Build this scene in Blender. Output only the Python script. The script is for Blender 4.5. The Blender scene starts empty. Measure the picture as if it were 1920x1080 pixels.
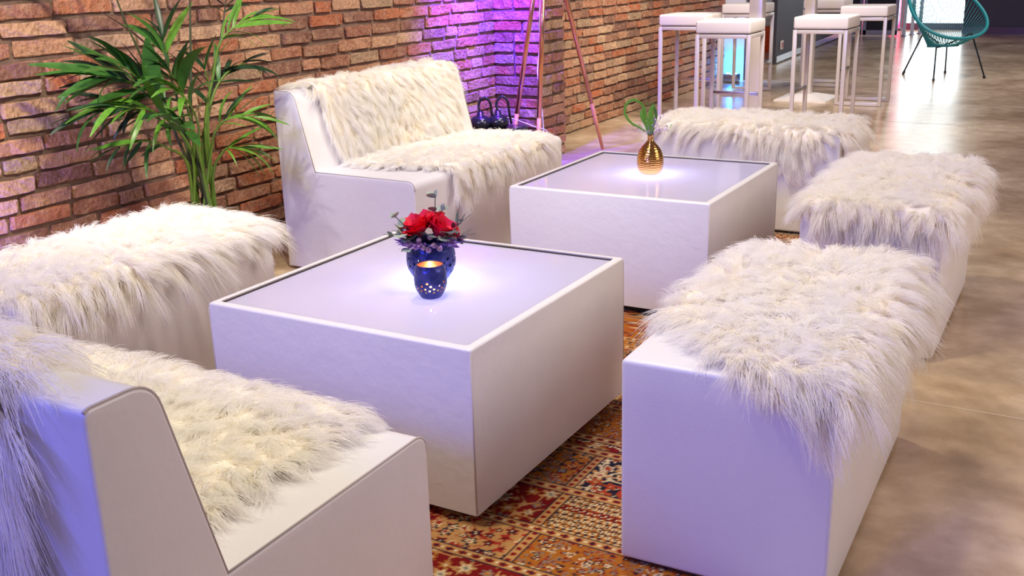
import bpy, bmesh, math, random
import numpy as np
from mathutils import Vector, Matrix

random.seed(7)
RNG = np.random.default_rng(11)
SC = bpy.context.scene
COL = SC.collection
PI = math.pi

# ------------------------------------------------------------------ camera
F, CX, CY, CZ = 1959.43, 1.1371, -1.7576, 1.2210
YAW, PITCH, ROLL = -0.5299, -0.3031, -0.0289
cd = Vector((math.sin(YAW) * math.cos(PITCH), math.cos(YAW) * math.cos(PITCH), math.sin(PITCH)))
cr = cd.cross(Vector((0, 0, 1))).normalized()
cu = cr.cross(cd)
cr, cu = math.cos(ROLL) * cr + math.sin(ROLL) * cu, -math.sin(ROLL) * cr + math.cos(ROLL) * cu
cam = bpy.data.cameras.new('camera')
cam.sensor_width = 36
cam.lens = F / 1920 * 36
cam.clip_start, cam.clip_end = 0.02, 100
camo = bpy.data.objects.new('camera', cam)
COL.objects.link(camo)
camo.matrix_world = Matrix(((cr.x, cu.x, -cd.x, CX), (cr.y, cu.y, -cd.y, CY), (cr.z, cu.z, -cd.z, CZ), (0, 0, 0, 1)))
SC.camera = camo

# ------------------------------------------------------------------ colour handling, world, lamps
SC.view_settings.view_transform = 'Standard'
SC.view_settings.look = 'None'
SC.view_settings.gamma = 1
SC.view_settings.use_curve_mapping = False
SC.view_settings.exposure = 0.06


def lin(c):
    return tuple(((v / 255) / 12.92 if v / 255 <= .04045 else ((v / 255 + .055) / 1.055) ** 2.4) for v in c)


W = bpy.data.worlds.new('room_ambience')
SC.world = W
W.use_nodes = True
W.node_tree.nodes['Background'].inputs[0].default_value = (.40, .345, .40, 1)
W.node_tree.nodes['Background'].inputs[1].default_value = .42


def lamp(name, kind, loc, power, color, target=None, size=.1, spot=None, blend=.6, sizey=None):
    l = bpy.data.lights.new(name, kind)
    l.energy = power
    l.color = color
    if kind == 'AREA':
        l.size = size
        if sizey:
            l.shape = 'RECTANGLE'
            l.size_y = sizey
    else:
        l.shadow_soft_size = size
    if kind == 'SPOT':
        l.spot_size = math.radians(spot)
        l.spot_blend = blend
    o = bpy.data.objects.new(name, l)
    COL.objects.link(o)
    o.location = loc
    if target is not None:
        o.rotation_euler = (Vector(target) - Vector(loc)).to_track_quat('-Z', 'Y').to_euler()
    return o


WARM = (1, .92, .73)
SOFT = (1, .93, .84)
lamp('overhead_spot', 'SPOT', (-1.25, -.9, 3.3), 165, WARM, (-.9, .6, .3), .10, 80, .7)
lamp('overhead_spot', 'SPOT', (-.7, 1.6, 3.3), 170, WARM, (-.2, 1.5, .3), .10, 85, .7)
lamp('overhead_spot', 'SPOT', (-.25, .0, 3.3), 135, WARM, (.1, -.1, .3), .12, 80, .8)
lamp('overhead_spot', 'SPOT', (-.6, 3.6, 3.3), 190, WARM, (-1.6, 4.6, .3), .12, 100, .8)
lamp('overhead_spot', 'SPOT', (-.9, 5.9, 3.3), 190, SOFT, (-1.4, 7.2, .2), .12, 110, .8)
lamp('overhead_spot', 'SPOT', (.6, 9.5, 3.3), 220, SOFT, (-.2, 10.5, 0), .15, 120, .8)
# fill spots added to brighten the brick wall, the palm and the sofa side
lamp('wall_fill_spot', 'SPOT', (-.3, .2, 2.6), 262, WARM, (-2.3, .50, .95), .10, 70, .8)
lamp('wall_fill_spot', 'SPOT', (-.4, 2.4, 2.7), 185, WARM, (-2.3, 2.7, .9), .10, 66, .8)
lamp('wall_fill_spot', 'SPOT', (-.2, 5.0, 2.7), 210, WARM, (-2.4, 6.4, .5), .10, 80, .8)
lamp('cool_fill_spot', 'SPOT', (-2.0, -1.5, 2.7), 108, (.88, .90, 1.0), (-1.6, 1.5, .45), .06, 44, .6)
lamp('overhead_spot', 'SPOT', (-.3, -.2, 3.3), 150, SOFT, (-.45, 2.9, .35), .10, 46, .7)  # unseen fill spot added to lift the far table and ottoman fronts
lamp('overhead_spot', 'SPOT', (-.2, 2.8, 3.2), 170, SOFT, (-1.1, 6.3, .6), .10, 60, .8)  # another fill spot, added to brighten the bar stools
# fill added for the open side, and an unseen violet wash behind the camera
lamp('side_fill_light', 'AREA', (4.6, 2.4, 3.4), 150, (1, .82, .75), (-1, 2.2, .3), 2.6)
lamp('violet_wash_lamp', 'AREA', (-.7, -5.4, 3.6), 235, (.13, .15, 1.0), (-.2, .2, .2), 1.2)
# magenta-violet lamp grazing the pillar corner
lamp('magenta_lamp', 'SPOT', (-1.95, 3.50, 1.50), 560, (.09, .02, 1.0), (-2.33, 3.85, .86), .05, 118, 1.)

# ------------------------------------------------------------------ helpers
MATS = {}


def nodes_of(m):
    return m.node_tree.nodes, m.node_tree.links


def mat(name, color=(.8, .8, .8), rough=.5, metal=0., spec=.5, bump=None, emit=None, estr=0, var=None, coat=0.):
    m = bpy.data.materials.new(name)
    m.use_nodes = True
    N, L = nodes_of(m)
    b = N['Principled BSDF']
    b.inputs['Base Color'].default_value = (*color, 1)
    b.inputs['Roughness'].default_value = rough
    b.inputs['Metallic'].default_value = metal
    b.inputs['Specular IOR Level'].default_value = spec
    if coat:
        b.inputs['Coat Weight'].default_value = coat
    if emit:
        b.inputs['Emission Color'].default_value = (*emit, 1)
        b.inputs['Emission Strength'].default_value = estr
    tc = N.new('ShaderNodeTexCoord')
    if var:  # (scale, amount): mild tonal mottling of the material itself
        n = N.new('ShaderNodeTexNoise')
        n.inputs['Scale'].default_value = var[0]
        n.inputs['Detail'].default_value = 5
        L.new(tc.outputs['Object'], n.inputs['Vector'])
        r = N.new('ShaderNodeValToRGB')
        r.color_ramp.elements[0].position = .3
        r.color_ramp.elements[1].position = .7
        r.color_ramp.elements[0].color = (*[c * (1 - var[1]) for c in color], 1)
        r.color_ramp.elements[1].color = (*[min(1, c * (1 + var[1] * .5)) for c in color], 1)
        L.new(n.outputs['Fac'], r.inputs['Fac'])
        L.new(r.outputs['Color'], b.inputs['Base Color'])
    if bump:  # (scale, strength, distance)
        n = N.new('ShaderNodeTexNoise')
        n.inputs['Scale'].default_value = bump[0]
        n.inputs['Detail'].default_value = 4
        L.new(tc.outputs['Object'], n.inputs['Vector'])
        bp = N.new('ShaderNodeBump')
        bp.inputs['Strength'].default_value = bump[1]
        bp.inputs['Distance'].default_value = bump[2]
        L.new(n.outputs['Fac'], bp.inputs['Height'])
        L.new(bp.outputs['Normal'], b.inputs['Normal'])
    MATS[name] = m
    return m


def me_obj(name, verts, faces, m=None, parent=None, smooth=False, loc=None):
    me = bpy.data.meshes.new(name)
    me.from_pydata([tuple(v) for v in verts], [], faces)
    if m:
        me.materials.append(m)
    if smooth:
        me.polygons.foreach_set('use_smooth', [True] * len(me.polygons))
    me.update()
    return link(name, me, parent, loc)


def link(name, data, parent=None, loc=None):
    o = bpy.data.objects.new(name, data)
    COL.objects.link(o)
    if parent:
        o.parent = parent
    if loc is not None:
        o.location = loc
    return o


def bm_obj(name, bm, m, parent=None, smooth=False, sharp=None):
    me = bpy.data.meshes.new(name)
    bmesh.ops.recalc_face_normals(bm, faces=bm.faces)
    bm.to_mesh(me)
    bm.free()
    if m:
        me.materials.append(m)
    if smooth:
        me.polygons.foreach_set('use_smooth', [True] * len(me.polygons))
        me.set_sharp_from_angle(angle=math.radians(sharp or 50))
    return link(name, me, parent)


def empty(name, loc=(0, 0, 0), rz=0.):
    o = bpy.data.objects.new(name, None)
    o.empty_display_size = .1
    COL.objects.link(o)
    o.location = loc
    o.rotation_euler = (0, 0, rz)
    return o


def tag(o, label=None, cat=None, group=None, kind=None):
    if label:
        o['label'] = label
    if cat:
        o['category'] = cat
    if group:
        o['group'] = group
    if kind:
        o['kind'] = kind
    return o


def box_bm(lo, hi, bev=0., seg=3, bm=None):
    own = bmesh.new()
    bmesh.ops.create_cube(own, size=1)
    for v in own.verts:
        v.co = Vector([lo[i] + (v.co[i] + .5) * (hi[i] - lo[i]) for i in range(3)])
    if bev:
        bmesh.ops.bevel(own, geom=own.edges[:], offset=bev, segments=seg, profile=.5, affect='EDGES')
    if bm is None:
        return own
    tmp = bpy.data.meshes.new('tmp')
    own.to_mesh(tmp)
    own.free()
    bm.from_mesh(tmp)
    bpy.data.meshes.remove(tmp)
    return bm


def box(name, lo, hi, m, parent=None, bev=0., seg=3):
    return bm_obj(name, box_bm(lo, hi, bev, seg), m, parent, bool(bev), 40)


def tube_geo(path, rad, n=8, cap=True, closed=False):
    P = [Vector(p) for p in path]
    R = rad if isinstance(rad, (list, tuple)) else [rad] * len(P)
    V, Fc = [], []
    up = None
    for i, p in enumerate(P):
        if closed:
            t = P[(i + 1) % len(P)] - P[i - 1]
        else:
            t = (P[min(i + 1, len(P) - 1)] - P[max(i - 1, 0)])
        t = t.normalized() if t.length > 1e-9 else Vector((0, 0, 1))
        if up is None:
            up = Vector((0, 0, 1)) if abs(t.z) < .9 else Vector((1, 0, 0))
        a = t.cross(up).normalized()
        b = a.cross(t)
        up = b
        for k in range(n):
            an = 2 * PI * k / n
            V.append(p + R[i] * (math.cos(an) * a + math.sin(an) * b))
    m_ = len(P)
    for i in range(m_ if closed else m_ - 1):
        j = (i + 1) % m_
        for k in range(n):
            Fc.append((i * n + k, i * n + (k + 1) % n, j * n + (k + 1) % n, j * n + k))
    if cap and not closed:
        Fc.append(tuple(range(n - 1, -1, -1)))
        Fc.append(tuple(range((m_ - 1) * n, m_ * n)))
    return V, Fc


def tube(name, path, rad, m, parent=None, n=8, closed=False):
    V, Fc = tube_geo(path, rad, n, True, closed)
    return me_obj(name, V, Fc, m, parent, True)


def merge(geos):
    V, Fc = [], []
    for v, f in geos:
        o = len(V)
        V += list(v)
        Fc += [tuple(i + o for i in q) for q in f]
    return V, Fc


def lathe_geo(prof, n=48, holes=None):
    V, Fc = [], []
    for (r, z) in prof:
        for k in range(n):
            V.append((r * math.cos(2 * PI * k / n), r * math.sin(2 * PI * k / n), z))
    for i in range(len(prof) - 1):
        for k in range(n):
            if holes and (i, k) in holes:
                continue
            Fc.append((i * n + k, i * n + (k + 1) % n, (i + 1) * n + (k + 1) % n, (i + 1) * n + k))
    return V, Fc


def bez(p0, p1, p2, n=10):
    p0, p1, p2 = Vector(p0), Vector(p1), Vector(p2)
    return [p0 * (1 - t) ** 2 + p1 * 2 * t * (1 - t) + p2 * t * t for t in [i / n for i in range(n + 1)]]


def catmull(P, n=8):
    P = [Vector(p) for p in P]
    Q = [P[0] * 2 - P[1]] + P + [P[-1] * 2 - P[-2]]
    out = []
    for i in range(1, len(Q) - 2):
        for k in range(n):
            t = k / n
            a, b, c, d = Q[i - 1], Q[i], Q[i + 1], Q[i + 2]
            out.append(.5 * ((2 * b) + (c - a) * t + (2 * a - 5 * b + 4 * c - d) * t * t + (3 * b - a - 3 * c + d) * t ** 3))
    out.append(P[-1])
    return out


# ------------------------------------------------------------------ materials
leather = mat('white_leatherette', (.74, .715, .71), .42, bump=(230, .16, .002), var=(2.2, .05))
leather2 = mat('white_leatherette_crinkled', (.74, .715, .71), .40, bump=(26, .30, .006), var=(3, .05))
seam_m = mat('seam_thread', (.50, .44, .42), .7, bump=(400, .3, .001))
black_m = mat('black_plinth', (.012, .011, .013), .55, bump=(90, .2, .001))
gasket_m = mat('dark_gasket', (.05, .03, .025), .6, bump=(200, .1, .001))
metal_w = mat('pearl_white_lacquer', (.66, .60, .59), .28, .15, bump=(40, .03, .001))
cushion_m = mat('stool_white_leatherette', (.80, .75, .74), .45, bump=(150, .1, .001))
copper = mat('polished_copper', (.86, .42, .25), .2, 1., bump=(60, .03, .001))
wood = mat('orange_beech_wood', lin((226, 158, 92)), .45, var=(14, .2), bump=(60, .1, .001))
blackp = mat('black_plastic', (.012, .012, .014), .22, bump=(60, .03, .001))
cablew = mat('white_cable', (.82, .80, .82), .4, bump=(90, .02, .001))
charcoal = mat('charcoal_wall_paint', lin((70, 66, 78)), .5, var=(1.5, .12), bump=(120, .08, .001))
chrome = mat('brushed_steel', (.62, .62, .66), .25, 1., bump=(120, .03, .001))
teal = mat('teal_plastic_cord', lin((30, 138, 144)), .35, bump=(80, .05, .001))
dark_steel = mat('black_steel_rod', lin((28, 40, 48)), .35, .6, bump=(80, .03, .001))
orange_m = mat('orange_plastic', lin((240, 85, 20)), .5, bump=(50, .05, .001))
white_m = mat('white_plastic', (.8, .78, .76), .4, bump=(60, .04, .001))

# frosted glass: milky, lets the lamp under it shine through, with a glossy face
gm = bpy.data.materials.new('milky_glass')
gm.use_nodes = True
N, L = nodes_of(gm)
N.clear()
out = N.new('ShaderNodeOutputMaterial')
df = N.new('ShaderNodeBsdfDiffuse')
df.inputs[0].default_value = (.80, .74, .80, 1)
tr = N.new('ShaderNodeBsdfTranslucent')
tr.inputs[0].default_value = (.86, .80, .90, 1)
gl = N.new('ShaderNodeBsdfGlossy')
gl.inputs[1].default_value = .06
lw = N.new('ShaderNodeFresnel')
lw.inputs[0].default_value = 1.5
mx = N.new('ShaderNodeMixShader')
mx.inputs[0].default_value = .45
m2 = N.new('ShaderNodeMixShader')
L.new(df.outputs[0], mx.inputs[1])
L.new(tr.outputs[0], mx.inputs[2])
L.new(lw.outputs[0], m2.inputs[0])
L.new(mx.outputs[0], m2.inputs[1])
L.new(gl.outputs[0], m2.inputs[2])
L.new(m2.outputs[0], out.inputs[0])
glass_m = gm

# fur: pale cream wool, slightly yellower towards the skin as the wool itself is
fm = bpy.data.materials.new('cream_faux_fur')
fm.use_nodes = True
N, L = nodes_of(fm)
N.clear()
out = N.new('ShaderNodeOutputMaterial')
df = N.new('ShaderNodeBsdfDiffuse')
tr = N.new('ShaderNodeBsdfTranslucent')
gl = N.new('ShaderNodeBsdfGlossy')
gl.inputs[1].default_value = .42
hi = N.new('ShaderNodeHairInfo')
rp = N.new('ShaderNodeValToRGB')
rp.color_ramp.elements[0].color = (.96, .90, .76, 1)
rp.color_ramp.elements[1].color = (.99, .97, .93, 1)
rp.color_ramp.elements[1].position = .6
L.new(hi.outputs['Intercept'], rp.inputs[0])
L.new(rp.outputs[0], df.inputs[0])
L.new(rp.outputs[0], tr.inputs[0])
mx = N.new('ShaderNodeMixShader')
mx.inputs[0].default_value = .48
m2 = N.new('ShaderNodeMixShader')
m2.inputs[0].default_value = .04
L.new(df.outputs[0], mx.inputs[1])
L.new(tr.outputs[0], mx.inputs[2])
L.new(mx.outputs[0], m2.inputs[1])
L.new(gl.outputs[0], m2.inputs[2])
L.new(m2.outputs[0], out.inputs[0])
fur_m = fm
hide_m = mat('sheepskin_hide', (.86, .79, .66), .9, bump=(60, .3, .003))

# brick: every brick draws its own tone, smeared with pale lime
bm_ = bpy.data.materials.new('reclaimed_brick')
bm_.use_nodes = True
N, L = nodes_of(bm_)
b = N['Principled BSDF']
b.inputs['Roughness'].default_value = .82
b.inputs['Specular IOR Level'].default_value = .25
oi = N.new('ShaderNodeObjectInfo')
ge = N.new('ShaderNodeNewGeometry')
ad = N.new('ShaderNodeMath')
ad.operation = 'ADD'
fr = N.new('ShaderNodeMath')
fr.operation = 'FRACT'
L.new(oi.outputs['Random'], ad.inputs[0])
L.new(ge.outputs['Random Per Island'], ad.inputs[1])
L.new(ad.outputs[0], fr.inputs[0])
rp = N.new('ShaderNodeValToRGB')
rp.color_ramp.interpolation = 'CONSTANT'
pal = [(180, 116, 84), (194, 152, 120), (158, 108, 86), (188, 138, 108), (194, 116, 80), (172, 144, 116), (142, 102, 86), (192, 144, 114),
       (176, 122, 94), (202, 166, 134), (162, 118, 94), (182, 112, 80)]
e = rp.color_ramp.elements
e[0].position = 0
e[0].color = (*lin(pal[0]), 1)
e[1].position = 1 / len(pal)
e[1].color = (*lin(pal[1]), 1)
for i in range(2, len(pal)):
    q = e.new(i / len(pal))
    q.color = (*lin(pal[i]), 1)
L.new(fr.outputs[0], rp.inputs[0])
tc = N.new('ShaderNodeTexCoord')
mp = N.new('ShaderNodeVectorMath')
mp.operation = 'ADD'
L.new(ge.outputs['Position'], mp.inputs[0])
n1 = N.new('ShaderNodeTexNoise')
n1.inputs['Scale'].default_value = 14
n1.inputs['Detail'].default_value = 6
n1.inputs['Roughness'].default_value = .65
L.new(mp.outputs[0], n1.inputs['Vector'])
r2 = N.new('ShaderNodeValToRGB')
r2.color_ramp.elements[0].position = .46
r2.color_ramp.elements[1].position = .70
L.new(n1.outputs['Fac'], r2.inputs[0])
mc = N.new('ShaderNodeMixRGB')
mc.inputs[2].default_value = (*lin((188, 152, 124)), 1)
sc = N.new('ShaderNodeMath')
sc.operation = 'MULTIPLY'
sc.inputs[1].default_value = .8
L.new(r2.outputs[0], sc.inputs[0])
L.new(sc.outputs[0], mc.inputs[0])
L.new(rp.outputs[0], mc.inputs[1])
n2 = N.new('ShaderNodeTexNoise')
n2.inputs['Scale'].default_value = 55
n2.inputs['Detail'].default_value = 7
L.new(mp.outputs[0], n2.inputs['Vector'])
m3 = N.new('ShaderNodeMixRGB')
m3.blend_type = 'MULTIPLY'
m3.inputs[0].default_value = .55
r3 = N.new('ShaderNodeValToRGB')
r3.color_ramp.elements[0].position = .35
r3.color_ramp.elements[0].color = (.55, .48, .45, 1)
r3.color_ramp.elements[1].position = .6
L.new(n2.outputs['Fac'], r3.inputs[0])
L.new(mc.outputs[0], m3.inputs[1])
L.new(r3.outputs[0], m3.inputs[2])
L.new(m3.outputs[0], b.inputs['Base Color'])
bp = N.new('ShaderNodeBump')
bp.inputs['Strength'].default_value = 1.
bp.inputs['Distance'].default_value = .014
L.new(n2.outputs['Fac'], bp.inputs['Height'])
L.new(bp.outputs['Normal'], b.inputs['Normal'])
brick_m = bm_
mortar_m = mat('brown_mortar', lin((128, 104, 92)), .95, var=(20, .3), bump=(70, .8, .008))

# polished concrete
cm = mat('polished_concrete', lin((150, 134, 118)), .22, spec=.5)
N, L = nodes_of(cm)
b = N['Principled BSDF']
tc = N.new('ShaderNodeTexCoord')
n1 = N.new('ShaderNodeTexNoise')
n1.inputs['Scale'].default_value = 1.3
n1.inputs['Detail'].default_value = 7
n1.inputs['Roughness'].default_value = .62
n1.inputs['Distortion'].default_value = .6
L.new(tc.outputs['Object'], n1.inputs['Vector'])
r1 = N.new('ShaderNodeValToRGB')
r1.color_ramp.elements[0].position = .32
r1.color_ramp.elements[0].color = (*lin((164, 138, 108)), 1)
r1.color_ramp.elements[1].position = .68
r1.color_ramp.elements[1].color = (*lin((224, 202, 174)), 1)
L.new(n1.outputs['Fac'], r1.inputs[0])
n2 = N.new('ShaderNodeTexNoise')
n2.inputs['Scale'].default_value = 9
n2.inputs['Detail'].default_value = 9
L.new(tc.outputs['Object'], n2.inputs['Vector'])
r2 = N.new('ShaderNodeValToRGB')
r2.color_ramp.elements[0].position = .38
r2.color_ramp.elements[0].color = (.72, .68, .64, 1)
r2.color_ramp.elements[1].position = .6
L.new(n2.outputs['Fac'], r2.inputs[0])
mm = N.new('ShaderNodeMixRGB')
mm.blend_type = 'MULTIPLY'
mm.inputs[0].default_value = .7
L.new(r1.outputs[0], mm.inputs[1])
L.new(r2.outputs[0], mm.inputs[2])
L.new(mm.outputs[0], b.inputs['Base Color'])
rr = N.new('ShaderNodeMapRange')
rr.inputs['To Min'].default_value = .16
rr.inputs['To Max'].default_value = .34
L.new(n1.outputs['Fac'], rr.inputs['Value'])
L.new(rr.outputs[0], b.inputs['Roughness'])
bp = N.new('ShaderNodeBump')
bp.inputs['Strength'].default_value = .06
bp.inputs['Distance'].default_value = .004
L.new(n2.outputs['Fac'], bp.inputs['Height'])
L.new(bp.outputs['Normal'], b.inputs['Normal'])
concrete = cm
joint_m = mat('pale_joint_filler', lin((196, 180, 160)), .7, bump=(90, .2, .001))

# ------------------------------------------------------------------ setting: floor
fl = me_obj('floor', [(-5, -4, 0), (6, -4, 0), (6, 17, 0), (-5, 17, 0), (-5, -4, -.1), (6, -4, -.1), (6, 17, -.1), (-5, 17, -.1)],
            [(0, 1, 2, 3), (7, 6, 5, 4), (0, 4, 5, 1), (1, 5, 6, 2), (2, 6, 7, 3), (3, 7, 4, 0)], concrete)
tag(fl, 'polished grey brown concrete floor with blotches and reflections', None, None, 'structure')
box('joint_strip', (.3, 1.161, -.002), (6, 1.166, .0006), joint_m, fl)
box('joint_strip', (-2.3, 6.4, -.002), (6, 6.404, .0006), joint_m, fl)

# ------------------------------------------------------------------ setting: brick walls
WA, WX0, WY0 = .02, -2.335, 4.03
WD = Vector((-math.sin(WA), math.cos(WA), 0))
WN = Vector((math.cos(WA), math.sin(WA), 0))


def brick_mesh(seed):
    r = random.Random(seed)
    nx, nz = 5, 3
    V, Fc = [], []
    # front grid in x (length, -0.5..0.5), z (height, -0.5..0.5); y is out of the wall
    for j in range(nz + 1):
        for i in range(nx + 1):
            x, z = i / nx - .5, j / nz - .5
            edge = i in (0, nx) or j in (0, nz)
            y = .013 + r.uniform(-.005, .003) if edge else .0175 + r.uniform(-.006, .006)
            if (i in (0, nx)) and (j in (0, nz)):
                x *= .975 + r.uniform(-.02, .015)
                z *= .92 + r.uniform(-.10, .06)
                y -= .003
            elif edge:
                x *= 1 + r.uniform(-.030, .010)
                z *= 1 + r.uniform(-.16, .06)
            else:
                x += r.uniform(-.03, .03)
                z += r.uniform(-.06, .06)
                if i in (1, nx - 1):
                    x = (.465 + r.uniform(-.02, .01)) * (1 if x > 0 else -1)
                z = (.42 + r.uniform(-.03, .03)) * (1 if z > 0 else -1)
            V.append((x, y, z))
    for j in range(nz):
        for i in range(nx):
            a = j * (nx + 1) + i
            Fc.append((a, a + 1, a + nx + 2, a + nx + 1))
    ring = [i for i in range(nx + 1)] + [j * (nx + 1) + nx for j in range(1, nz + 1)] + \
           [nz * (nx + 1) + i for i in range(nx - 1, -1, -1)] + [j * (nx + 1) for j in range(nz - 1, 0, -1)]
    o = len(V)
    for k in ring:
        V.append((V[k][0], -.012, V[k][2]))
    for k in range(len(ring)):
        k2 = (k + 1) % len(ring)
        Fc.append((ring[k2], ring[k], o + k, o + k2))
    Fc = [tuple(reversed(q)) for q in Fc]
    return V, Fc


BV = [brick_mesh(s) for s in range(28)]
BME = []
for V, Fc in BV:
    me = bpy.data.meshes.new('brick')
    me.from_pydata(V, [], Fc)
    me.materials.append(brick_m)
    BME.append(me)


def project(p):
    v = Vector(p) - Vector((CX, CY, CZ))
    z = v.dot(cd)
    if z < .05:
        return -9e3, -9e3
    return 960 + F * v.dot(cr) / z, 540 - F * v.dot(cu) / z


PITCHZ, BH = .0668, .0545


def lay_bricks(parent, origin, along, normal, length, height, mean=.255, jitter=.3, corner=False, limit=300, zmax_obj=1.25):
    """Bricks laid in courses on a plane; those in view become children, the rest one joined part."""
    rot = Matrix((along, normal, Vector((0, 0, 1)))).transposed().to_4x4()
    # rot columns: x->along, y->normal, z->up
    rest = []
    n = 0
    rows = int(height / PITCHZ)
    for r in range(rows):
        z = (r + .5) * PITCHZ
        s = -random.uniform(0, mean * .9) if not corner else 0.
        first = True
        while s < length - .01:
            if corner:
                L_ = length if length < .2 else random.choice([length * .62, length * .45, length * .99])
                if length - s - L_ < .07:
                    L_ = length - s
            else:
                L_ = random.choice([mean * random.uniform(.85, 1.15)] * 4 + [mean * random.uniform(.5, .68)])
            a, b_ = max(s, 0), min(s + L_, length)
            s += L_
            if b_ - a < .035:
                continue
            g = random.uniform(.008, .014)
            c = origin + along * ((a + b_) / 2) + Vector((0, 0, z + random.uniform(-.004, .004)))
            M = Matrix.Translation(c) @ rot @ Matrix.Rotation(random.uniform(-.012, .012), 4, 'Y') @ \
                Matrix.Diagonal((b_ - a - g, random.uniform(.65, 1.15), BH * random.uniform(.94, 1.05), 1))
            px = project(c)
            k = random.randrange(len(BME))
            if -40 < px[0] < 1960 and -40 < px[1] < 1100 and n < limit:
                o = link('brick', BME[k], parent)
                o.matrix_world = M
                n += 1
            else:
                rest.append((M, k))
    if rest:
        geos = []
        for M, k in rest:
            V, Fc = BV[k]
            geos.append(([M @ Vector(v) for v in V], Fc))
        V, Fc = merge(geos)
        o = me_obj('brickwork', V, Fc, brick_m, parent, False)
        o['kind'] = 'stuff'
    return n


def wall_pt(y, off=0., z=0.):
    t = (y - WY0) / WD.y
    return Vector((WX0, WY0, z)) + WD * t + WN * off


def slab(name, p, along, length, normal, thick, h, m, parent=None):
    a, n_ = along * length, normal * thick
    b0 = [p, p + a, p + a - n_, p - n_]
    V = [v for v in b0] + [v + Vector((0, 0, h)) for v in b0]
    return me_obj(name, V, [(3, 2, 1, 0), (4, 5, 6, 7), (0, 1, 5, 4), (1, 2, 6, 5), (2, 3, 7, 6), (3, 0, 4, 7)], m, parent)


Y_END = 8.70
HW = 1.80
PY0, PY1, PX = 4.03, 4.365, .325      # pillar span and how far it stands out
w1 = slab('wall_left', wall_pt(-1.6), WD, 4.03 + 1.6, WN, .2, HW, mortar_m)
tag(w1, 'rough reclaimed brick wall behind the palm and the sofa', None, None, 'structure')
nb = lay_bricks(w1, wall_pt(-1.6), WD, WN, 5.62, HW)
w2 = slab('wall_left_far', wall_pt(PY1), WD, Y_END - PY1, WN, .2, HW, mortar_m)
tag(w2, 'brick wall running on past the pillar behind the bar stools', None, None, 'structure')
nb2 = lay_bricks(w2, wall_pt(PY1), WD, WN, Y_END - PY1, HW)
pl = slab('pillar', wall_pt(PY0, PX - .004), WD, PY1 - PY0, WN, PX + .1, HW, mortar_m)
tag(pl, 'square brick pillar standing out of the wall behind the tripod', None, None, 'structure')
lay_bricks(pl, wall_pt(PY0, PX - .004), WD, WN, PY1 - PY0, HW, corner=True)
lay_bricks(pl, wall_pt(PY0, .0), WN, -WD, PX + .012, HW, corner=True)

# ------------------------------------------------------------------ far end of the hall
c1 = box('trim_1', (-2.44, 8.72, 0), (-2.215, 8.86, 3.0), white_m)
tag(c1, 'plain white column end lit blue at the end of the bricks', None, None, 'structure')
c2 = box('trim_2', (-2.20, 8.73, 0), (-2.11, 8.84, 3.0), charcoal)
tag(c2, 'narrow dark panel beside the white column', None, None, 'structure')
pw = slab('wall_partition', Vector((-2.365, 10.35, 0)), Vector((-.055, 1, 0)).normalized(), 4.1, Vector((1, .055, 0)).normalized(), .065, 3.0, charcoal)
tag(pw, 'charcoal partition wall behind the bar stools', None, None, 'structure')
bs = slab('baseboard_partition', Vector((-2.352, 10.37, .02)), Vector((-.055, 1, 0)).normalized(), 3.9, Vector((1, .055, 0)).normalized(), .012, .07, chrome)
tag(bs, 'brushed steel skirting on the charcoal partition', None, None, 'structure')
sk = empty('wall_socket', (-2.378, 10.62, .20), .055)
tag(sk, 'small white double wall socket low on the charcoal partition', 'socket')
box('socket_frame', (0, -.06, -.05), (.012, .06, .05), white_m, sk, .004)
box('socket_insert', (.010, -.042, -.03), (.016, .042, .032), mat('pink_grey_insert', lin((190, 120, 120)), .4), sk, .002)
wb = box('wall_back', (-1.04, 15.45, 0), (6, 15.65, 3.4), charcoal)
tag(wb, 'dark charcoal end wall beyond the teal chair', None, None, 'structure')
bb = box('baseboard_back', (-1.04, 15.40, 0), (6, 15.45, .10), mat('plum_skirting', lin((96, 70, 100)), .3, bump=(60, .05, .001)))
tag(bb, 'glossy plum skirting at the foot of the end wall', None, None, 'structure')

# window: bright daylight behind a frame
wn = empty('window_1', (0, 0, 0))
tag(wn, 'tall bright window at the far end of the hall', None, None, 'structure')
day = bpy.data.materials.new('daylight_outside')
day.use_nodes = True
N, L = nodes_of(day)
N.clear()
out = N.new('ShaderNodeOutputMaterial')
em = N.new('ShaderNodeEmission')
em.inputs[0].default_value = (.86, .97, 1.0, 1)
em.inputs[1].default_value = 4.6
L.new(em.outputs[0], out.inputs[0])
box('window_pane', (-2.04, 16.42, .10), (-1.05, 16.44, 3.2), day, wn)
rail_m = mat('grey_blue_frame', lin((120, 122, 150)), .4, bump=(60, .04, .001))
box('window_sill', (-2.06, 16.3, 0), (-1.03, 16.46, .10), rail_m, wn)
box('window_frame', (-1.07, 16.34, 0), (-1.03, 16.46, 3.2), rail_m, wn)
box('window_frame', (-2.06, 16.34, 0), (-2.04, 16.46, 3.2), rail_m, wn)
# red lit column
rl = empty('red_light_column', (-2.13, 16.15, 0))
tag(rl, 'glowing red light column beside the bright window', 'light')
box('light_tube', (-.06, -.05, .03), (.06, .05, 2.9), mat('red_glow', (.8, .01, .05), .4, emit=(1, .02, .10), estr=6), rl, .02)
box('foot_plate', (-.10, -.09, 0), (.10, .09, .03), rail_m, rl, .005)
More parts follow.
